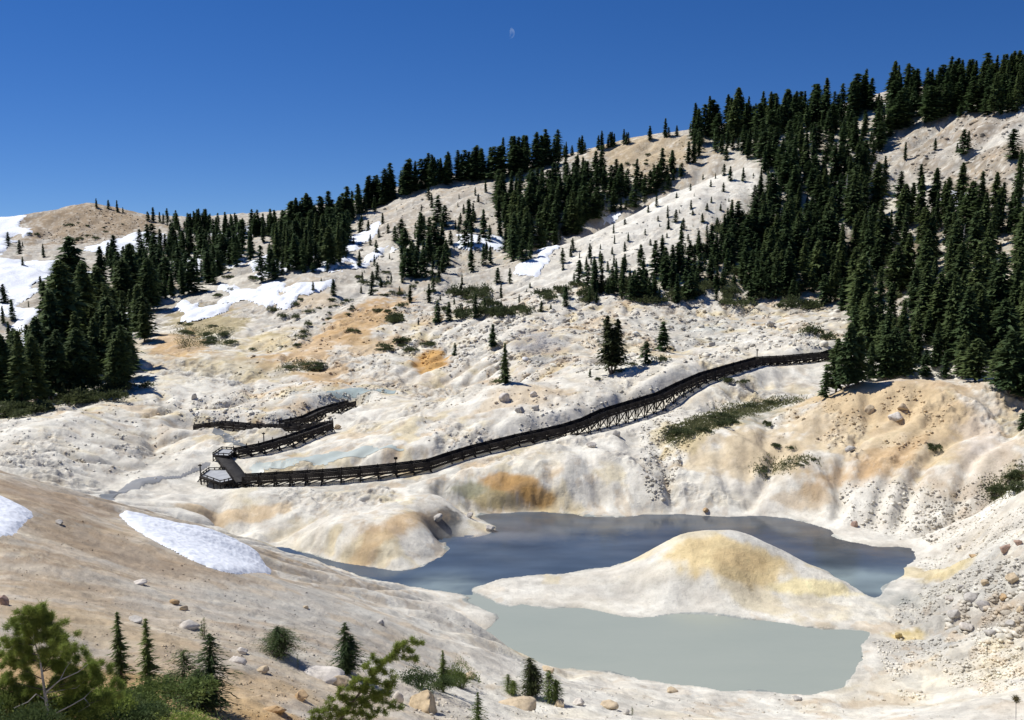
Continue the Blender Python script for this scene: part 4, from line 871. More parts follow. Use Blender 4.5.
def platform(px, Y, z, lab):
    pts = [Vector(wp(a[0], a[1], z))-B0 for a in px]
    me = bpy.data.meshes.new('platform'); bm = bmesh.new(); vs = [bm.verts.new(p) for p in pts]; f = bm.faces.new(vs)
    r_ = bmesh.ops.extrude_face_region(bm, geom=[f]); bmesh.ops.translate(bm, verts=[v for v in r_['geom'] if isinstance(v, bmesh.types.BMVert)], vec=(0, 0, -.12))
    bmesh.ops.recalc_face_normals(bm, faces=bm.faces); bm.to_mesh(me); bm.free(); pl = link('platform', me, M_pale, bw); tag(pl, lab)
    r_ = MB(); n_ = len(pts)
    for i in range(n_):
        a, b_ = pts[i], pts[(i+1) % n_]; r_.bar(a-Vector((0, 0, .12)), b_-Vector((0, 0, .12)), .16, .36)
        if i not in (lab and (99,) or ()): 
            for hz in (.32,): r_.bar(a+Vector((0, 0, hz)), b_+Vector((0, 0, hz)), .06, .12)
        for k_ in range(3):
            p = a.lerp(b_, k_/3); g_ = float(gz(p.x+B0.x, p.y+B0.y))-B0.z-.2; r_.bar((p.x, p.y, g_), (p.x, p.y, p.z+.4), .12, .12)
    r_.build('platform_railing', M_wood, pl)
def wp(px, py, z):
    s, t = st(px, py); Y = (z-H)/t; return (s*Y, Y, z)
platform([(201,476),(209,470),(226,470),(233,480),(220,483)], 134, 3.0, 'pale sky-sheened lookout platform at the walkway bend')
platform([(213,455),(222,449),(236,450),(229,456)], 140, 3.9, 'small pale platform at the top of the ramp')
# marker posts and signs
def marker(px, py, h, label, sign=False):
    p = hit_far(px, py, 100)
    e = empty('sign_post' if sign else 'marker_post', (p[0], p[1], p[2]-.1)); m_ = MB(); m_.bar((0, 0, -.2), (0, 0, h), .13, .13); m_.build('post', M_wood, e)
    m2 = MB(); m2.bar((-.25, -.08, h-.15), (.25, -.08, h-.15), .05, .35 if sign else .18); m2.build('sign_board' if sign else 'cap', M_wood, e); tag(e, label, 'sign post' if sign else 'marker post')
marker(201,484,2.9,'tall dark post at the left end of the lower platform'); marker(396,471,2.1,'short dark sign post on the front edge of the walkway', True)
marker(264,444,1.9,'thin marker post beside the middle switchback'); marker(330,428,1.9,'thin marker post at the switchback corner'); marker(757,357,1.6,'small post behind the upper walkway')

# ------------------------------------------------------------------ stones
M_rock = mat('rock', (.5, .45, .4), .95, .1); nd, ln, b = nodes(M_rock); at_ = nd.new('ShaderNodeAttribute'); at_.attribute_name = 'Col'; tc = nd.new('ShaderNodeTexCoord').outputs['Object']
t = noise(nd, ln, tc, 2.5, 6, .65); r = ramp(nd, ln, t.outputs[0], [(.3, (.6,.58,.55)), (.5, (1,.98,.95)), (.7, (1.2,1.18,1.15))]); ln.new(mix(nd, ln, 'MULTIPLY', 1.0, at_.outputs['Color'], r.outputs[0]), b.inputs['Base Color'])
bp = nd.new('ShaderNodeBump'); bp.inputs['Strength'].default_value = .6; bp.inputs['Distance'].default_value = .08; ln.new(t.outputs[0], bp.inputs['Height']); ln.new(bp.outputs[0], b.inputs['Normal'])
def ico(sub):
    bm = bmesh.new(); bmesh.ops.create_icosphere(bm, subdivisions=sub, radius=1); V = np.array([v.co[:] for v in bm.verts]); Fc = np.array([[v.index for v in f.verts] for f in bm.faces]); bm.free(); return V, Fc
def rock_shape(seed, sub):
    V, Fc = ico(sub); g = np.random.default_rng(seed); V = V.copy()
    for _ in range(13):          # chop facets
        d = g.normal(size=3); d /= np.linalg.norm(d); o_ = .42+.32*g.random(); k_ = V@d-o_; V -= np.clip(k_, 0, None)[:, None]*d*.97
    V += .10*g.normal(size=V.shape) if sub < 3 else .16*np.stack([fbm(V[:, 0]*1.6+s_, V[:, 1]*1.6+V[:, 2]*1.3, 4, seed) for s_ in (0, 5, 9)], -1)
    return V*np.array([1, .8, .62])*1.35, Fc
smalls = [rock_shape(900+i, 1) for i in range(8)]
def gcol(x, y):
    i, j, _, _ = idx(x/y, np.log(y)); return CL[i, j]
bouldergroup = {}
RV = []; RF = []; RC = []; roff = 0
def scatter(poly, n_, s0, s1, shade=(.85, 1.25), ymin=14, clump=0.0, tint=None):
    """small stones strewn in an area; s0..s1 in metres"""
    global roff
    xs = [p[0] for p in poly]; ys = [p[1] for p in poly]; k_ = 0; tr = 0; n_ = int(n_*1.5)
    while k_ < n_ and tr < n_*12:
        tr += 1; x = random.uniform(min(xs), max(xs)); y = random.uniform(min(ys), max(ys))
        if not in_poly(x, y, poly): continue
        p = hit(x, y, ymin)
        if p is None or p[1] > 480: continue
        if clump and float(fbm(np.array([p[0]/6.]), np.array([p[1]/6.]), 2, 81)[0]) < clump-.5: k_ += .3; continue
        ii_, jj_, _, _ = idx(p[0]/p[1], np.log(p[1]))
        if SD[ii_, jj_] > -.3: k_ += .3; continue
        k_ += 1
        V, Fc = smalls[random.randrange(8)]; s_ = (s0+(s1-s0)*random.random()**4)*.62; a = random.uniform(0, 6.28); ca, sa = math.cos(a), math.sin(a)
        W = V*s_*np.array([1, 1, random.uniform(.6, 1.1)]); W = np.stack([W[:, 0]*ca-W[:, 1]*sa+p[0], W[:, 0]*sa+W[:, 1]*ca+p[1], W[:, 2]+p[2]+s_*.12], -1)
        c_ = gcol(p[0], p[1])*random.uniform(*shade)
        if tint is not None: c_ = c_*.4+tint*.6*random.uniform(.8, 1.15)
        RV.append(W); RF.append(Fc+roff); RC.append(np.tile(c_, (len(V), 1))); roff += len(V)
A_ = lambda x0, y0, x1, y1: [(x0, y0), (x1, y0), (x1, y1), (x0, y1)]
scatter([(400,300),(620,290),(860,310),(840,345),(700,360),(620,372),(520,380),(430,375),(400,350)], 2300, .18, .85, clump=.4)
scatter([(180,400),(300,380),(420,385),(330,420),(200,430)], 800, .15, .7, clump=.3)
scatter([(0,410),(160,370),(200,440),(160,480),(0,465)], 450, .12, .55, clump=.35)
scatter([(410,395),(560,370),(680,350),(700,375),(560,430),(430,450)], 550, .12, .6, clump=.4)
scatter([(640,425),(680,400),(690,440),(668,500),(650,500),(640,470)], 420, .15, .6, (.7, 1.2))
scatter([(780,400),(900,385),(960,400),(920,450),(800,450),(760,430)], 420, .12, .55, (.7, 1.2), clump=.45)
scatter([(840,480),(940,480),(960,520),(900,540),(840,520)], 330, .12, .55, (.75, 1.15))
scatter([(930,540),(1024,480),(1024,700),(900,700),(870,640),(900,600)], 3800, .05, .34, (.92, 1.2), clump=.42)
scatter([(935,575),(1024,555),(1024,650),(950,650)], 110, .4, .95, (.95, 1.25)); scatter([(420,290),(620,290),(860,310),(840,345),(620,365),(450,370)], 420, .7, 1.7, (.9, 1.25), clump=.35)
scatter([(900,520),(1024,455),(1024,480),(930,545)], 300, .12, .5, (.45, 1.0))
scatter([(340,680),(860,690),(1024,690),(1024,720),(340,720)], 700, .04, .22, (.7, 1.12), clump=.4)
scatter([(180,610),(350,640),(420,690),(500,720),(200,720),(160,650)], 1100, .02, .13, (.7, 1.15), ymin=8, clump=.4)
scatter([(0,540),(180,610),(200,720),(0,720)], 700, .015, .09, (.65, 1.15), ymin=8, clump=.4)
scatter([(60,500),(280,580),(470,620),(480,670),(300,640),(60,560)], 350, .03, .16, (.6, 1.15), clump=.35)
scatter([(350,180),(560,170),(560,260),(350,290)], 420, .4, 1.4, (.6, 1.1), clump=.5); scatter([(860,130),(1024,90),(1024,250),(900,240)], 600, .4, 1.6, (.6, 1.15), clump=.5)
scatter([(280,300),(480,290),(400,370),(230,380)], 500, .18, .8, (.65, 1.12), clump=.35); scatter([(560,250),(760,170),(720,270),(600,290)], 160, .25, .9, (.6, 1.0), clump=.4)
scatter([(600,180),(700,130),(690,165),(640,200)], 130, .4, 1.0, (.6, 1.0)); scatter([(30,240),(90,205),(150,220),(110,245)], 200, .4, 1.1, (.6, 1.0))
me = mesh_np('scattered_stones', np.concatenate(RV), np.concatenate(RF), 3); a_ = me.color_attributes.new('Col', 'FLOAT_COLOR', 'POINT')
cc = np.concatenate(RC); a_.data.foreach_set('color', np.concatenate([np.clip(cc, .02, .8), np.ones((len(cc), 1))], 1).astype(np.float32).ravel())
tag(link('scattered_stones', me, M_rock), 'pale stones and rubble strewn over the basin slopes', 'stones', kind='stuff')
# boulders, each one a thing
def boulder(px, py, wpx, hpx, col, label, seed, ymin=14, flat_=None, cat='boulder'):
    p = hit_far(px, py, ymin)
    V, Fc = rock_shape(seed, 3); kk = .62 if px > 900 and py > 530 else .88; w_ = wpx/F*p[1]/2*kk; h_ = hpx/F*p[1]*kk
    V = V/np.array([1, .8, .62])*np.array([w_, w_*.85, h_*.62]); a = random.uniform(-.3, .3); V = np.stack([V[:, 0]*math.cos(a)-V[:, 1]*math.sin(a), V[:, 0]*math.sin(a)+V[:, 1]*math.cos(a), V[:, 2]], -1)
    me = mesh_np('boulder', V, Fc, 3); at2 = me.color_attributes.new('Col', 'FLOAT_COLOR', 'POINT'); at2.data.foreach_set('color', np.tile(np.array([*col, 1], np.float32), len(V)))
    o = link('boulder', me, M_rock); o.location = (p[0], p[1], p[2]+h_*.25); tag(o, label, cat); return o
K_t = (.56, .46, .32); K_g = (.50, .48, .44); K_w = (.62, .58, .52); K_r = (.42, .30, .24); K_o = (.50, .36, .21)
for i, a in enumerate([
 (521,709,46,19,K_t,'largest tan boulder at the bottom edge beside the three bushes'),(422,709,38,22,(.55,.44,.29),'tan boulder at the bottom edge right of the leaning branch'),(398,702,20,14,K_w,'pale boulder touching the tan one at the bottom edge'),
 (4,605,14,13,K_r,'reddish boulder at the left edge above the pine'),(136,622,16,9,K_g,'grey rock behind the thin young firs'),(325,679,44,13,K_w,'pale flat slab below the dense little fir'),(340,684,26,12,K_t,'tan rock joined to the flat slab'),
 (238,663,22,10,K_w,'pale rock right of the foreground firs'),(262,672,14,8,K_t,'small tan rock above the orange soil'),(205,695,18,10,K_w,'pale rock at the foot of the largest foreground fir'),(300,699,18,12,K_o,'orange stained rock near the bottom edge'),
 (275,712,24,12,K_o,'ochre rock at the bottom edge left of the branch'),(175,604,10,8,K_o,'small ochre rock on the brown slope'),(184,610,8,6,K_t,'small tan rock right of the ochre one'),(190,628,20,9,K_w,'pale slab behind the bushy shrub'),(242,653,12,7,K_w,'white stone left of the round shrub'),
 (59,524,10,5,K_g,'grey stone high on the brown slope'),(140,584,16,5,K_w,'flat pale stone on the brown slope'),(381,624,8,6,K_g,'lone grey stone on the pale flat by the shore'),(306,608,7,4,K_t,'small stone on the brown slope under the snow'),
 (671,692,13,8,K_t,'tan stone on the near shore of the milky pool'),(560,706,14,8,K_t,'tan stone right of the largest tan boulder'),(580,705,14,9,K_w,'pale stone right of the bushes at the bottom'),(608,707,20,8,K_t,'flat tan stone near the bottom centre'),
 (626,714,9,7,K_g,'small grey stone at the bottom edge'),(798,700,12,5,K_g,'flat grey stone on the near shore, right'),(470,678,14,8,K_t,'tan rock behind the low bushes'),(548,672,16,10,K_t,'tan rock behind the middle bush by the shore'),
 (1005,551,19,14,K_r,'reddish brown boulder on the right bank'),(1018,544,12,9,K_r,'smaller reddish boulder at the right edge'),(973,557,14,7,K_o,'orange brown rock on the right bank'),(959,548,9,7,K_g,'grey rock left of the orange brown one'),(1012,582,18,16,K_t,'tan boulder at the right edge of the rubble'),
 (985,583,18,9,K_t,'tan slab below the reddish boulder'),(961,590,14,11,K_g,'grey rounded boulder left in the rubble pile'),(971,600,24,12,K_g,'broad grey slab in the middle of the rubble pile'),(984,608,26,11,(.42,.40,.38),'dark grey slab low in the rubble pile'),
 (955,616,20,12,K_g,'grey boulder at the lower left of the rubble pile'),(968,628,22,12,K_w,'pale boulder below the dark slab'),(1003,598,14,9,K_o,'orange rock right of the broad grey slab'),(1008,625,16,10,K_g,'grey block right of the pale boulder'),
 (990,634,18,9,K_g,'flat grey rock at the foot of the rubble pile'),(950,600,13,8,K_w,'pale stone at the left tip of the rubble pile'),(1020,612,12,10,K_t,'tan block cut by the right edge'),(978,572,10,7,K_g,'small grey stone above the rubble pile'),(899,637,12,7,(.50,.40,.20),'yellowish stone on the sulphur stain'),
 (855,526,9,8,K_r,'small brown rock on the white cone by the lake'),(706,511,8,5,K_o,'brown rock at the far shore'),(438,520,10,8,K_g,'grey rock by the dark vent hole'),(489,530,12,7,K_w,'white rock at the tip of the peninsula'),(469,517,9,7,K_w,'white knob above the dark vent hole'),
 (505,400,12,8,K_w,'pale boulder on the hump left of the walkway'),(532,396,9,7,K_w,'white boulder on the hump'),(520,412,10,7,K_g,'grey boulder on the hump'),(536,410,9,7,K_g,'small grey boulder right on the hump'),(617,436,11,9,K_g,'grey boulder below the high trestle'),
 (591,446,12,6,K_w,'flat white rock below the high trestle'),(337,429,8,5,K_t,'tan rock right of the switchback corner'),(194,399,8,7,K_g,'dark grey rock on the white bank left of centre'),(770,325,10,6,K_g,'grey boulder on the pale bowl'),(712,346,10,6,K_g,'grey boulder above the walkway'),
 (870,412,10,8,K_t,'tan boulder on the tan mound'),(903,409,11,9,K_t,'rounded tan boulder high on the tan mound'),(895,418,16,9,K_w,'broad pale boulder on the tan mound'),(849,450,12,7,K_g,'grey boulder low on the tan mound')]):
    boulder(a[0], a[1], a[2], a[3], a[4], a[5], 2000+i)

# ------------------------------------------------------------------ big lone conifer by the walkway
def lone():
    p = hit_far(611, 374, 100); h = 10.2; e = empty('conifer', (p[0], p[1], p[2]-.1)); tag(e, 'large bushy lone conifer with forked bare trunk above the walkway', 'conifer tree')
    Vs = []; Fs = []; off = 0
    for dx, dy, hh, rr, sd_ in ((-.7, 0, 1.0, 3.1, 5), (1.1, .3, .95, 2.7, 6), (.1, -.5, .80, 3.2, 7)):
        V, Fc = conifer_arrays(h*hh, rr, 46, 9, 5, .36, sd_, bare=.20, ragged=.9, power=.50); V[:, 0] += dx; V[:, 1] += dy; Vs.append(V); Fs.append(Fc+off); off += len(V)
    link('crown', mesh_np('crown', np.concatenate(Vs), np.concatenate(Fs), 3), leaf_mat('lone_needles', (.030, .045, .020), (.085, .095, .038)), e)
    for dx, dy, hh in ((-.7, 0, 1.0), (1.1, .3, .95), (.1, -.5, .8)):
        tv, tf = tube_arrays([(.1, 0, -.3), (dx*.7, dy*.7, h*.12), (dx, dy, h*.35), (dx, dy, h*hh*.96)], [.26, .2, .13, .02], 7); link('trunk', mesh_np('trunk', tv, tf), M_bark, e)
lone()
# ------------------------------------------------------------------ foreground plants
def near_conifer(px, py, hpx, r, label, seed, ymin=14, wh=70, nb_=10, npt=8, size=.075, mat_=None, lean=0, power=.9, bare=.04, name='young_conifer', cat='young conifer', leaders=1, Y=None):
    if Y: s_, t_ = st(px, py); p = (s_*Y, Y, float(gz(s_*Y, Y)))
    else: p = hit_far(px, py, ymin)
    h = hpx/F*p[1]*1.04; e = empty(name, (p[0], p[1], p[2]-.03)); tag(e, label, cat); Vs = []; Fs = []; off = 0; g = random.Random(seed)
    for q_ in range(leaders):
        k_ = 1 if q_ == 0 else g.uniform(.6, .92); dx = 0 if q_ == 0 else g.uniform(-.6, .6)*r*h; dy = 0 if q_ == 0 else g.uniform(-.6, .6)*r*h
        V, Fc = conifer_arrays(h*k_, r*h*1.1, int(wh*.62), nb_, npt, size*h*.42, seed+q_, bare=bare, ragged=.95, power=power, up=.55, droop=.35, lean=lean, elong=1)
        V[:, 0] += dx; V[:, 1] += dy; Vs.append(V); Fs.append(Fc+off); off += len(V)
        rr = max(.008, h*.012); tv, tf = tube_arrays([(dx*.4, dy*.4, -.05), (dx+lean*h*k_*.5, dy, h*k_*.5), (dx+lean*h*k_, dy, h*k_*1.0)], [rr*1.5, rr, rr*.25], 6); link('trunk', mesh_np('trunk', tv, tf), M_bark, e)
        bv = []; bf = []; bo = 0
        for w_ in range(26):
            z_ = h*k_*(.06+.86*g.random()); a = g.uniform(0, 6.28); L_ = r*h*(1-z_/(h*k_))**power*.85; tv, tf = tube_arrays([(dx+lean*z_, dy, z_), (dx+lean*z_+math.cos(a)*L_*.5, dy+math.sin(a)*L_*.5, z_+L_*.15), (dx+lean*z_+math.cos(a)*L_, dy+math.sin(a)*L_, z_+L_*.05)], [rr*.45, rr*.3, rr*.12], 4)
            bv.append(tv); bf.append(tf+bo); bo += len(tv)
        link('branches', mesh_np('branches', np.concatenate(bv), np.concatenate(bf)), M_bark, e)
    link('crown', mesh_np('crown', np.concatenate(Vs), np.concatenate(Fs), 3), mat_ or M_con2, e)
near_conifer(122,690,84,.20,'slender pale green young conifer, left of the two thin spires',31,Y=29)
near_conifer(150,696,92,.20,'tallest slender young conifer, right of the two thin spires',32,Y=28)
near_conifer(213,712,86,.42,'bushy young conifer with broad base right of the two spires',33,Y=29,power=.75,mat_=M_con,wh=85,leaders=2)
near_conifer(186,702,52,.85,'wide dark young conifer between the spires and the bushy one',34,Y=30,power=.45,mat_=M_con,leaders=2)
near_conifer(205,640,26,.42,'tiny sparse young conifer on the brown slope',35,wh=26,nb_=7,npt=5,leaders=2)
near_conifer(278,657,34,.85,'low spiky round conifer shrub on the slope',36,power=.5,leaders=5,mat_=M_con)
near_conifer(346,671,53,.33,'dense dark young conifer standing by the flat slab',37,power=.5,leaders=3,mat_=M_con)
near_conifer(443,692,46,.20,'thin pointed young conifer rising from the low bushes',38)
near_conifer(478,724,36,.36,'small young conifer at the bottom edge below the low bushes',39,leaders=1)
near_conifer(508,692,20,.5,'leftmost of the three bushy conifers beside the tan boulder',40,power=.5,leaders=3)
near_conifer(530,696,42,.42,'middle and tallest of the three bushy conifers beside the tan boulder',41,power=.45,leaders=3,mat_=leaf_mat('olive_needles', (.05, .065, .025), (.12, .13, .05)))
near_conifer(549,703,36,.36,'rightmost of the three bushy conifers beside the tan boulder',42,power=.45,leaders=2)
near_conifer(632,715,11,.5,'tiny brownish seedling conifer at the bottom centre',43,wh=18,nb_=6,npt=4,leaders=2)
near_conifer(298,668,16,.4,'tiny conifer seedling beside the spiky round shrub',44,wh=22,nb_=6,npt=4)
def near_shrub(px, py, wpx, hpx, label, seed, m=None, nt=5000, Y=None):
    if Y: s_, t_ = st(px, py); p = (s_*Y, Y, float(gz(s_*Y, Y)))
    else: p = hit_far(px, py)
    V, Fc = shrub_arrays(seed, nl=14, nt=int(nt*1.3), size=.036, spiky=.25); w_ = wpx/F*p[1]; h_ = hpx/F*p[1]; V = V*np.array([w_*.62, w_*.5, h_*1.05])
    e = empty('shrub', (p[0], p[1], p[2]-.03)); tag(e, label, 'shrub'); link('foliage', mesh_np('foliage', V, Fc, 3), m or M_con, e)
    o = link('stems', sprot[0][1], parent=e); o.scale = (w_*.5, w_*.4, h_)
near_shrub(420,688,42,34,'low dark bush left of the thin pointed conifer',61); near_shrub(462,688,40,38,'low green bush right of the thin pointed conifer',62,M_con2); near_shrub(438,690,34,26,'dark bush under the thin pointed conifer',63)
near_shrub(8,672,66,66,'dark needle bush at the left edge',64,M_con2,9000,Y=22); near_shrub(140,705,120,56,'green mat of needles under the two thin spires',65,M_con2,9000,Y=26); near_shrub(92,698,70,60,'yellow green bush left of the two thin spires',70,M_pine,8000,Y=23); near_shrub(190,722,80,30,'green bush in front of the broad young conifer',71,M_pine,6000,Y=24); near_shrub(66,712,90,54,'green bush at the bottom edge right of the dead branches',66,M_pine,8000,Y=22); near_shrub(120,722,90,46,'dense dark bush at the bottom edge below the two spires',67,M_con,8000,Y=23); near_shrub(14,722,80,60,'dark bush in the bottom left corner',68,M_con,7000,Y=20)
# pine with bare silver branches: needle tufts on branch tips
def tuft_arrays(c_, n_, L_, wd, g, up=.5):
    d = g.normal(size=(n_, 3)); d /= np.linalg.norm(d, axis=1)[:, None]; d[:, 2] = d[:, 2]*.7+up*.6; d /= np.linalg.norm(d, axis=1)[:, None]
    o_ = g.normal(size=(n_, 3))*L_*.28; a = np.cross(d, g.normal(size=(n_, 3))); a /= np.linalg.norm(a, axis=1)[:, None]; b0_ = np.array(c_)+o_; ll = (L_*(.6+.6*g.random(n_)))[:, None]
    return np.stack([b0_-a*wd, b0_+a*wd, b0_+d*ll], 1).reshape(-1, 3)
def sc3(px, py, Y): s_, t_ = st(px, py); return Vector((s_*Y, Y, H+t_*Y))
def pine():
    Y = 21.5; g = np.random.default_rng(77); s_, t_ = st(50, 760); base = Vector((s_*Y, Y, float(gz(s_*Y, Y)))); e = empty('pine_tree', base); tag(e, 'scraggly pine with bare silver branches in the bottom left corner', 'pine tree')
    P = lambda x, y, dY=0: sc3(x, y, Y+dY)-base
    trunk = [Vector((0, 0, -.1)), P(51, 735), P(46, 700), P(43, 680), P(40, 660), P(34, 640), P(33, 622)]
    tv, tf = tube_arrays(trunk, [.05, .042, .036, .028, .02, .014, .008], 8); link('trunk', mesh_np('trunk', tv, tf), M_dead, e)
    tips = []
    def br(pts, r0, bare=False):
        tv, tf = tube_arrays([P(*p) for p in pts], list(np.linspace(r0, r0*.25, len(pts))), 5); link('bare_branch' if bare else 'branch', mesh_np('branch', tv, tf), M_dead if bare else M_bark, e)
        if not bare: tips.append(P(*pts[-1])); tips.append((P(*pts[-1])+P(*pts[-2]))/2); tips.append(P(*pts[0]).lerp(P(*pts[1]), .6)); tips.append(P(*pts[1])+Vector((.05, .1, -.12)))
    br([(45,693,0),(60,680,-.3),(78,672,-.5),(88,664,-.6)], .02, True); br([(45,693,0),(62,690,.2),(76,688,.3),(86,680,.4)], .018, True); br([(46,700,0),(36,694,-.3),(28,702,-.4),(14,708,-.5)], .02, True)
    br([(50,716,0),(70,706,-.4),(84,698,-.5),(94,688,-.6)], .02, True); br([(84,698,-.5),(90,705,-.6),(78,712,-.6)], .010, True); br([(60,680,-.3),(66,668,-.2),(72,660,-.2)], .010, True); br([(48,712,0),(36,720,.3),(20,726,.4)], .018, True)
    for pts in ([(33,640,0),(24,632,.1),(12,630,.2)],[(33,634,0),(28,624,.0),(24,616,.0)],[(36,640,0),(46,632,-.1),(56,628,-.2)],[(33,628,0),(40,618,0),(40,612,0)],[(40,655,0),(54,645,.1),(60,636,.1)],[(36,645,0),(22,644,.3),(8,640,.4)],[(34,626,0),(33,618,0),(35,611,0)],
                [(42,672,0),(60,660,.5),(72,652,.6)],[(42,672,0),(66,664,.7),(84,658,.8)],[(44,690,0),(70,676,.8),(92,664,1.0)],[(46,700,0),(78,690,.9),(96,682,1)],[(44,680,0),(24,670,.5),(8,664,.6)],[(46,705,0),(70,706,.9),(90,702,1)],[(44,690,0),(20,684,.6),(4,680,.8)],[(40,662,0),(20,656,.4),(4,654,.6)],[(46,700,0),(60,706,.8),(66,716,.9)],[(46,690,0),(58,672,.6),(64,664,.8)],[(44,690,0),(90,676,.4),(104,668,.5)],[(50,716,0),(100,700,.5),(118,690,.5)],[(38,655,0),(26,652,.3),(14,648,.4)],[(33,632,0),(44,626,.1),(52,622,.1)],[(46,700,0),(30,690,.5),(18,694,.6)],[(42,672,0),(52,655,.3),(58,650,.4)],[(50,716,0),(80,718,.6),(100,716,.7)],[(44,690,0),(74,684,.3),(84,672,.4)],[(40,662,0),(50,650,-.2),(66,642,-.3)],[(50,716,0),(28,712,.3),(12,716,.4)]):
        br(pts, .013)
    Vn = []
    for t_ in tips:
        for _ in range(4): Vn.append(tuft_arrays(np.array(t_)+g.normal(size=3)*.09, 190, .13, .0055, g))
    V = np.concatenate(Vn); link('needles', mesh_np('needles', V, np.arange(len(V)).reshape(-1, 3), 3), M_pine, e)
pine()
def leaning():
    Y = 27.; g = np.random.default_rng(78); base = sc3(322, 745, Y); base.z = float(gz(base.x, base.y)); e = empty('leaning_conifer', base); tag(e, 'bright green conifer leader leaning right and nodding at its tip', 'conifer tree')
    P = lambda x, y, dY=0: sc3(x, y, Y+dY)-base
    main = [Vector((0, 0, -.1)), P(345, 712), P(362, 690), P(380, 668), P(394, 652), P(407, 641), P(424, 643)]
    tv, tf = tube_arrays(main, [.05, .04, .032, .024, .018, .012, .004], 7); link('trunk', mesh_np('trunk', tv, tf), M_bark, e)
    L_ = [[P(400,646),P(410,650),P(416,664)],[P(388,660),P(398,655),P(404,659)],[P(380,668),P(388,674),P(391,676)],[P(370,680),P(356,678),P(348,684)],[P(362,690),P(380,694),P(393,690)],[P(362,690),P(385,702),P(402,710)],[P(355,700),P(336,696),P(328,700)],[P(345,712),P(330,708),P(312,714)],[P(345,712),P(365,714),P(372,722)],[P(350,706),P(372,700),P(392,688)],[P(375,674),P(366,666),P(368,662)],[P(340,716),P(322,718),P(310,722)],[P(365,686),P(350,690),P(338,688)],[P(370,680),P(384,684),P(400,682)],[P(352,704),P(345,700),P(340,692)],[P(358,698),P(372,710),P(388,714)],[P(385,664),P(374,660),P(372,652)],[P(335,722),P(350,722),P(360,716)]]
    for l_ in L_:
        tv, tf = tube_arrays(l_, [.016, .010, .004], 5); link('branch', mesh_np('branch', tv, tf), M_bark, e)
    Vn = []
    for l_ in [main[2:]]+L_:
        for a, b_ in zip(l_[:-1], l_[1:]):
            n_ = max(3, int((b_-a).length/.05))
            for k_ in range(n_):
                c_ = a.lerp(b_, k_/n_); Vn.append(tuft_arrays(np.array(c_)+g.normal(size=3)*.05, 75, .12, .008, g, up=.3))
    V = np.concatenate(Vn); link('needles', mesh_np('needles', V, np.arange(len(V)).reshape(-1, 3), 3), leaf_mat('bright_needles', (.14, .20, .04), (.28, .33, .07)), e)
leaning()
# sprig at the lower right
g = np.random.default_rng(5); p = sc3(1016, 700, 30); gzv = float(gz(p.x, p.y)); e = empty('dry_sprig', (p.x, p.y, gzv)); tag(e, 'thin dry sprig with a brown seed head at the right edge', 'plant')
top = p-Vector((p.x, p.y, gzv)); base_l = Vector((.25, 0, 0)); tv, tf = tube_arrays([base_l, base_l.lerp(top, .6)+Vector((.05, 0, 0)), top], [.02, .015, .01], 5); link('stalk', mesh_np('stalk', tv, tf), M_dead, e)
V = tuft_arrays(np.array(top), 260, .16, .008, g, up=.9); link('seed_head', mesh_np('seed_head', V, np.arange(len(V)).reshape(-1, 3), 3), leaf_mat('dry_needles', (.10, .075, .035), (.19, .16, .07)), e)
# ------------------------------------------------------------------ shallow tarns and trickles on the basin floor
def tarn(px, label_name, m, lift=.05):
    H_ = [hit_far(*q_, 95) for q_ in px]; P = smooth_poly([(h[0], h[1]) for h in H_], 3); st_ = max(.25, P[:, 1].mean()/500)
    x0, y0 = P.min(0)-1; x1, y1 = P.max(0)+1; gx, gy = np.meshgrid(np.arange(x0, x1, st_), np.arange(y0, y1, st_*1.5)); d = poly_sd(gx, gy, P)+.8*fbm(gx/2.5, gy/4, 3, 90)
    ok = d > 0; id_ = np.arange(gx.size).reshape(gx.shape); fq = np.stack([id_[:-1, :-1], id_[:-1, 1:], id_[1:, 1:], id_[1:, :-1]], -1)[ok[:-1, :-1] & ok[:-1, 1:] & ok[1:, 1:] & ok[1:, :-1]]
    used = np.unique(fq); 
    if len(used) == 0: return
    rm = -np.ones(gx.size, int); rm[used] = np.arange(len(used)); me = mesh_np(label_name, np.stack([gx.ravel()[used], gy.ravel()[used], gz(gx.ravel()[used], gy.ravel()[used])+lift], -1), rm[fq]); tag(link(label_name, me, m, smooth=True), kind='structure')
M_t1 = water_mat('tarn_milk', (.46, .51, .46), (.53, .56, .50), .35, .1, .1); M_t2 = water_mat('tarn_blue', (.36, .43, .40), (.42, .48, .44), .35, .1, .1); M_t3 = water_mat('stream_grey', (.23, .24, .23), (.31, .31, .30), .4, .1, .1)
tarn([(250,470),(262,462),(300,458),(345,450),(400,448),(395,454),(350,458),(330,463),(295,465),(262,474),(252,476)], 'tarn_water', M_t1)
tarn([(325,391),(345,388),(392,390),(396,394),(360,397),(330,396)], 'tarn_water', M_t2)
tarn([(98,500),(120,487),(165,476),(188,470),(205,462),(210,466),(190,475),(160,482),(130,490),(108,502)], 'stream_water', M_t3)
tarn([(214,430),(225,432),(240,440),(248,446),(238,447),(225,441),(215,435)], 'stream_water', M_t3)
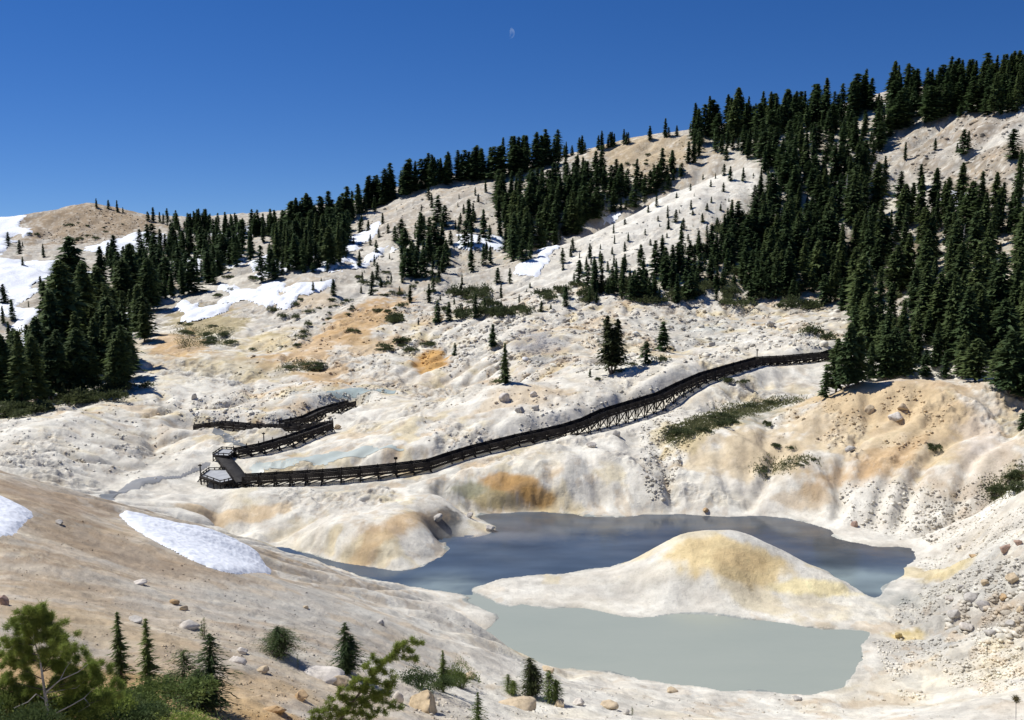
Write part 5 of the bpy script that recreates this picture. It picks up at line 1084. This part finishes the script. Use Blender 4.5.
# ------------------------------------------------------------------ thin daytime moon high over the ridge
def moon():
    d = (sc3(509, 33, 1)-Vector((0, 0, H))).normalized(); Dm = 9000; c_ = Vector((0, 0, H))+d*Dm; r_ = 5.5/F*Dm
    bm = bmesh.new(); bmesh.ops.create_uvsphere(bm, u_segments=48, v_segments=32, radius=r_)
    lit = (Vector((.75, 0, -.1))-d*.15).normalized()*1.0
    dl = [f for f in bm.faces if f.calc_center_median().normalized().dot(lit) < .30 or f.calc_center_median().dot(d) > 0]
    bmesh.ops.delete(bm, geom=dl, context='FACES'); me = bpy.data.meshes.new('moon'); bm.to_mesh(me); bm.free()
    m = bpy.data.materials.new('moon_glow'); m.use_nodes = True; nd = m.node_tree.nodes; ln = m.node_tree.links; nd.remove(nd['Principled BSDF']); em = nd.new('ShaderNodeEmission'); em.inputs[0].default_value = (.55, .70, .95, 1); em.inputs[1].default_value = .75
    tr = nd.new('ShaderNodeBsdfTransparent'); mx = nd.new('ShaderNodeMixShader'); t = nd.new('ShaderNodeTexNoise'); t.inputs['Scale'].default_value = .02; tc = nd.new('ShaderNodeTexCoord'); ln.new(tc.outputs['Object'], t.inputs['Vector'])
    mr = nd.new('ShaderNodeMapRange'); ln.new(t.outputs[0], mr.inputs[0]); mr.inputs[1].default_value = .35; mr.inputs[2].default_value = .7; mr.inputs[3].default_value = .0; mr.inputs[4].default_value = .30
    ln.new(mr.outputs[0], mx.inputs[0]); ln.new(tr.outputs[0], mx.inputs[1]); ln.new(em.outputs[0], mx.inputs[2]); ln.new(mx.outputs[0], nd['Material Output'].inputs[0])
    o = link('moon', me, m, smooth=True); o.location = c_; tag(o, 'faint pale waning moon high in the blue sky', 'moon')
moon()

# ------------------------------------------------------------------ steam of the vents
def steam(px, py, Y, z, rx, ry, rz, dens, label):
    p = sc3(px, py, Y); bm = bmesh.new(); bmesh.ops.create_icosphere(bm, subdivisions=3, radius=1); me = bpy.data.meshes.new('steam'); bm.to_mesh(me); bm.free()
    m = bpy.data.materials.new('steam'); m.use_nodes = True; nd = m.node_tree.nodes; ln = m.node_tree.links; nd.remove(nd['Principled BSDF'])
    v = nd.new('ShaderNodeVolumePrincipled'); v.inputs['Color'].default_value = (.95, .96, .97, 1); v.inputs['Anisotropy'].default_value = .2
    tc = nd.new('ShaderNodeTexCoord').outputs['Object']; t = nd.new('ShaderNodeTexNoise'); t.inputs['Scale'].default_value = 1.6; t.inputs['Detail'].default_value = 4; ln.new(tc, t.inputs['Vector'])
    le = nd.new('ShaderNodeVectorMath'); le.operation = 'LENGTH'; ln.new(tc, le.inputs[0]); mr = nd.new('ShaderNodeMapRange'); ln.new(le.outputs['Value'], mr.inputs[0]); mr.inputs[1].default_value = 1; mr.inputs[2].default_value = .1; mr.inputs[3].default_value = 0; mr.inputs[4].default_value = 1
    m2 = nd.new('ShaderNodeMapRange'); ln.new(t.outputs[0], m2.inputs[0]); m2.inputs[1].default_value = .4; m2.inputs[2].default_value = .75; mu = nd.new('ShaderNodeMath'); mu.operation = 'MULTIPLY'; ln.new(mr.outputs[0], mu.inputs[0]); ln.new(m2.outputs[0], mu.inputs[1])
    mu2 = nd.new('ShaderNodeMath'); mu2.operation = 'MULTIPLY'; ln.new(mu.outputs[0], mu2.inputs[0]); mu2.inputs[1].default_value = dens; ln.new(mu2.outputs[0], v.inputs['Density']); ln.new(v.outputs[0], nd['Material Output'].inputs['Volume'])
    o = link('steam', me, m); o.location = (p.x, p.y, z); o.scale = (rx, ry, rz); tag(o, label, kind='stuff')
steam(537, 356, 192, 12.5, 7, 6, 3.2, .55, 'pale steam drifting from the vent behind the hump')
steam(500, 535, 113, 1.3, 9, 5, 1.6, .35, 'thin steam over the dark lake by the peninsula')
#steam(735, 300, 242, 18.5, 9, 6, 3, .35, 'faint steam rising at the foot of the right forest')
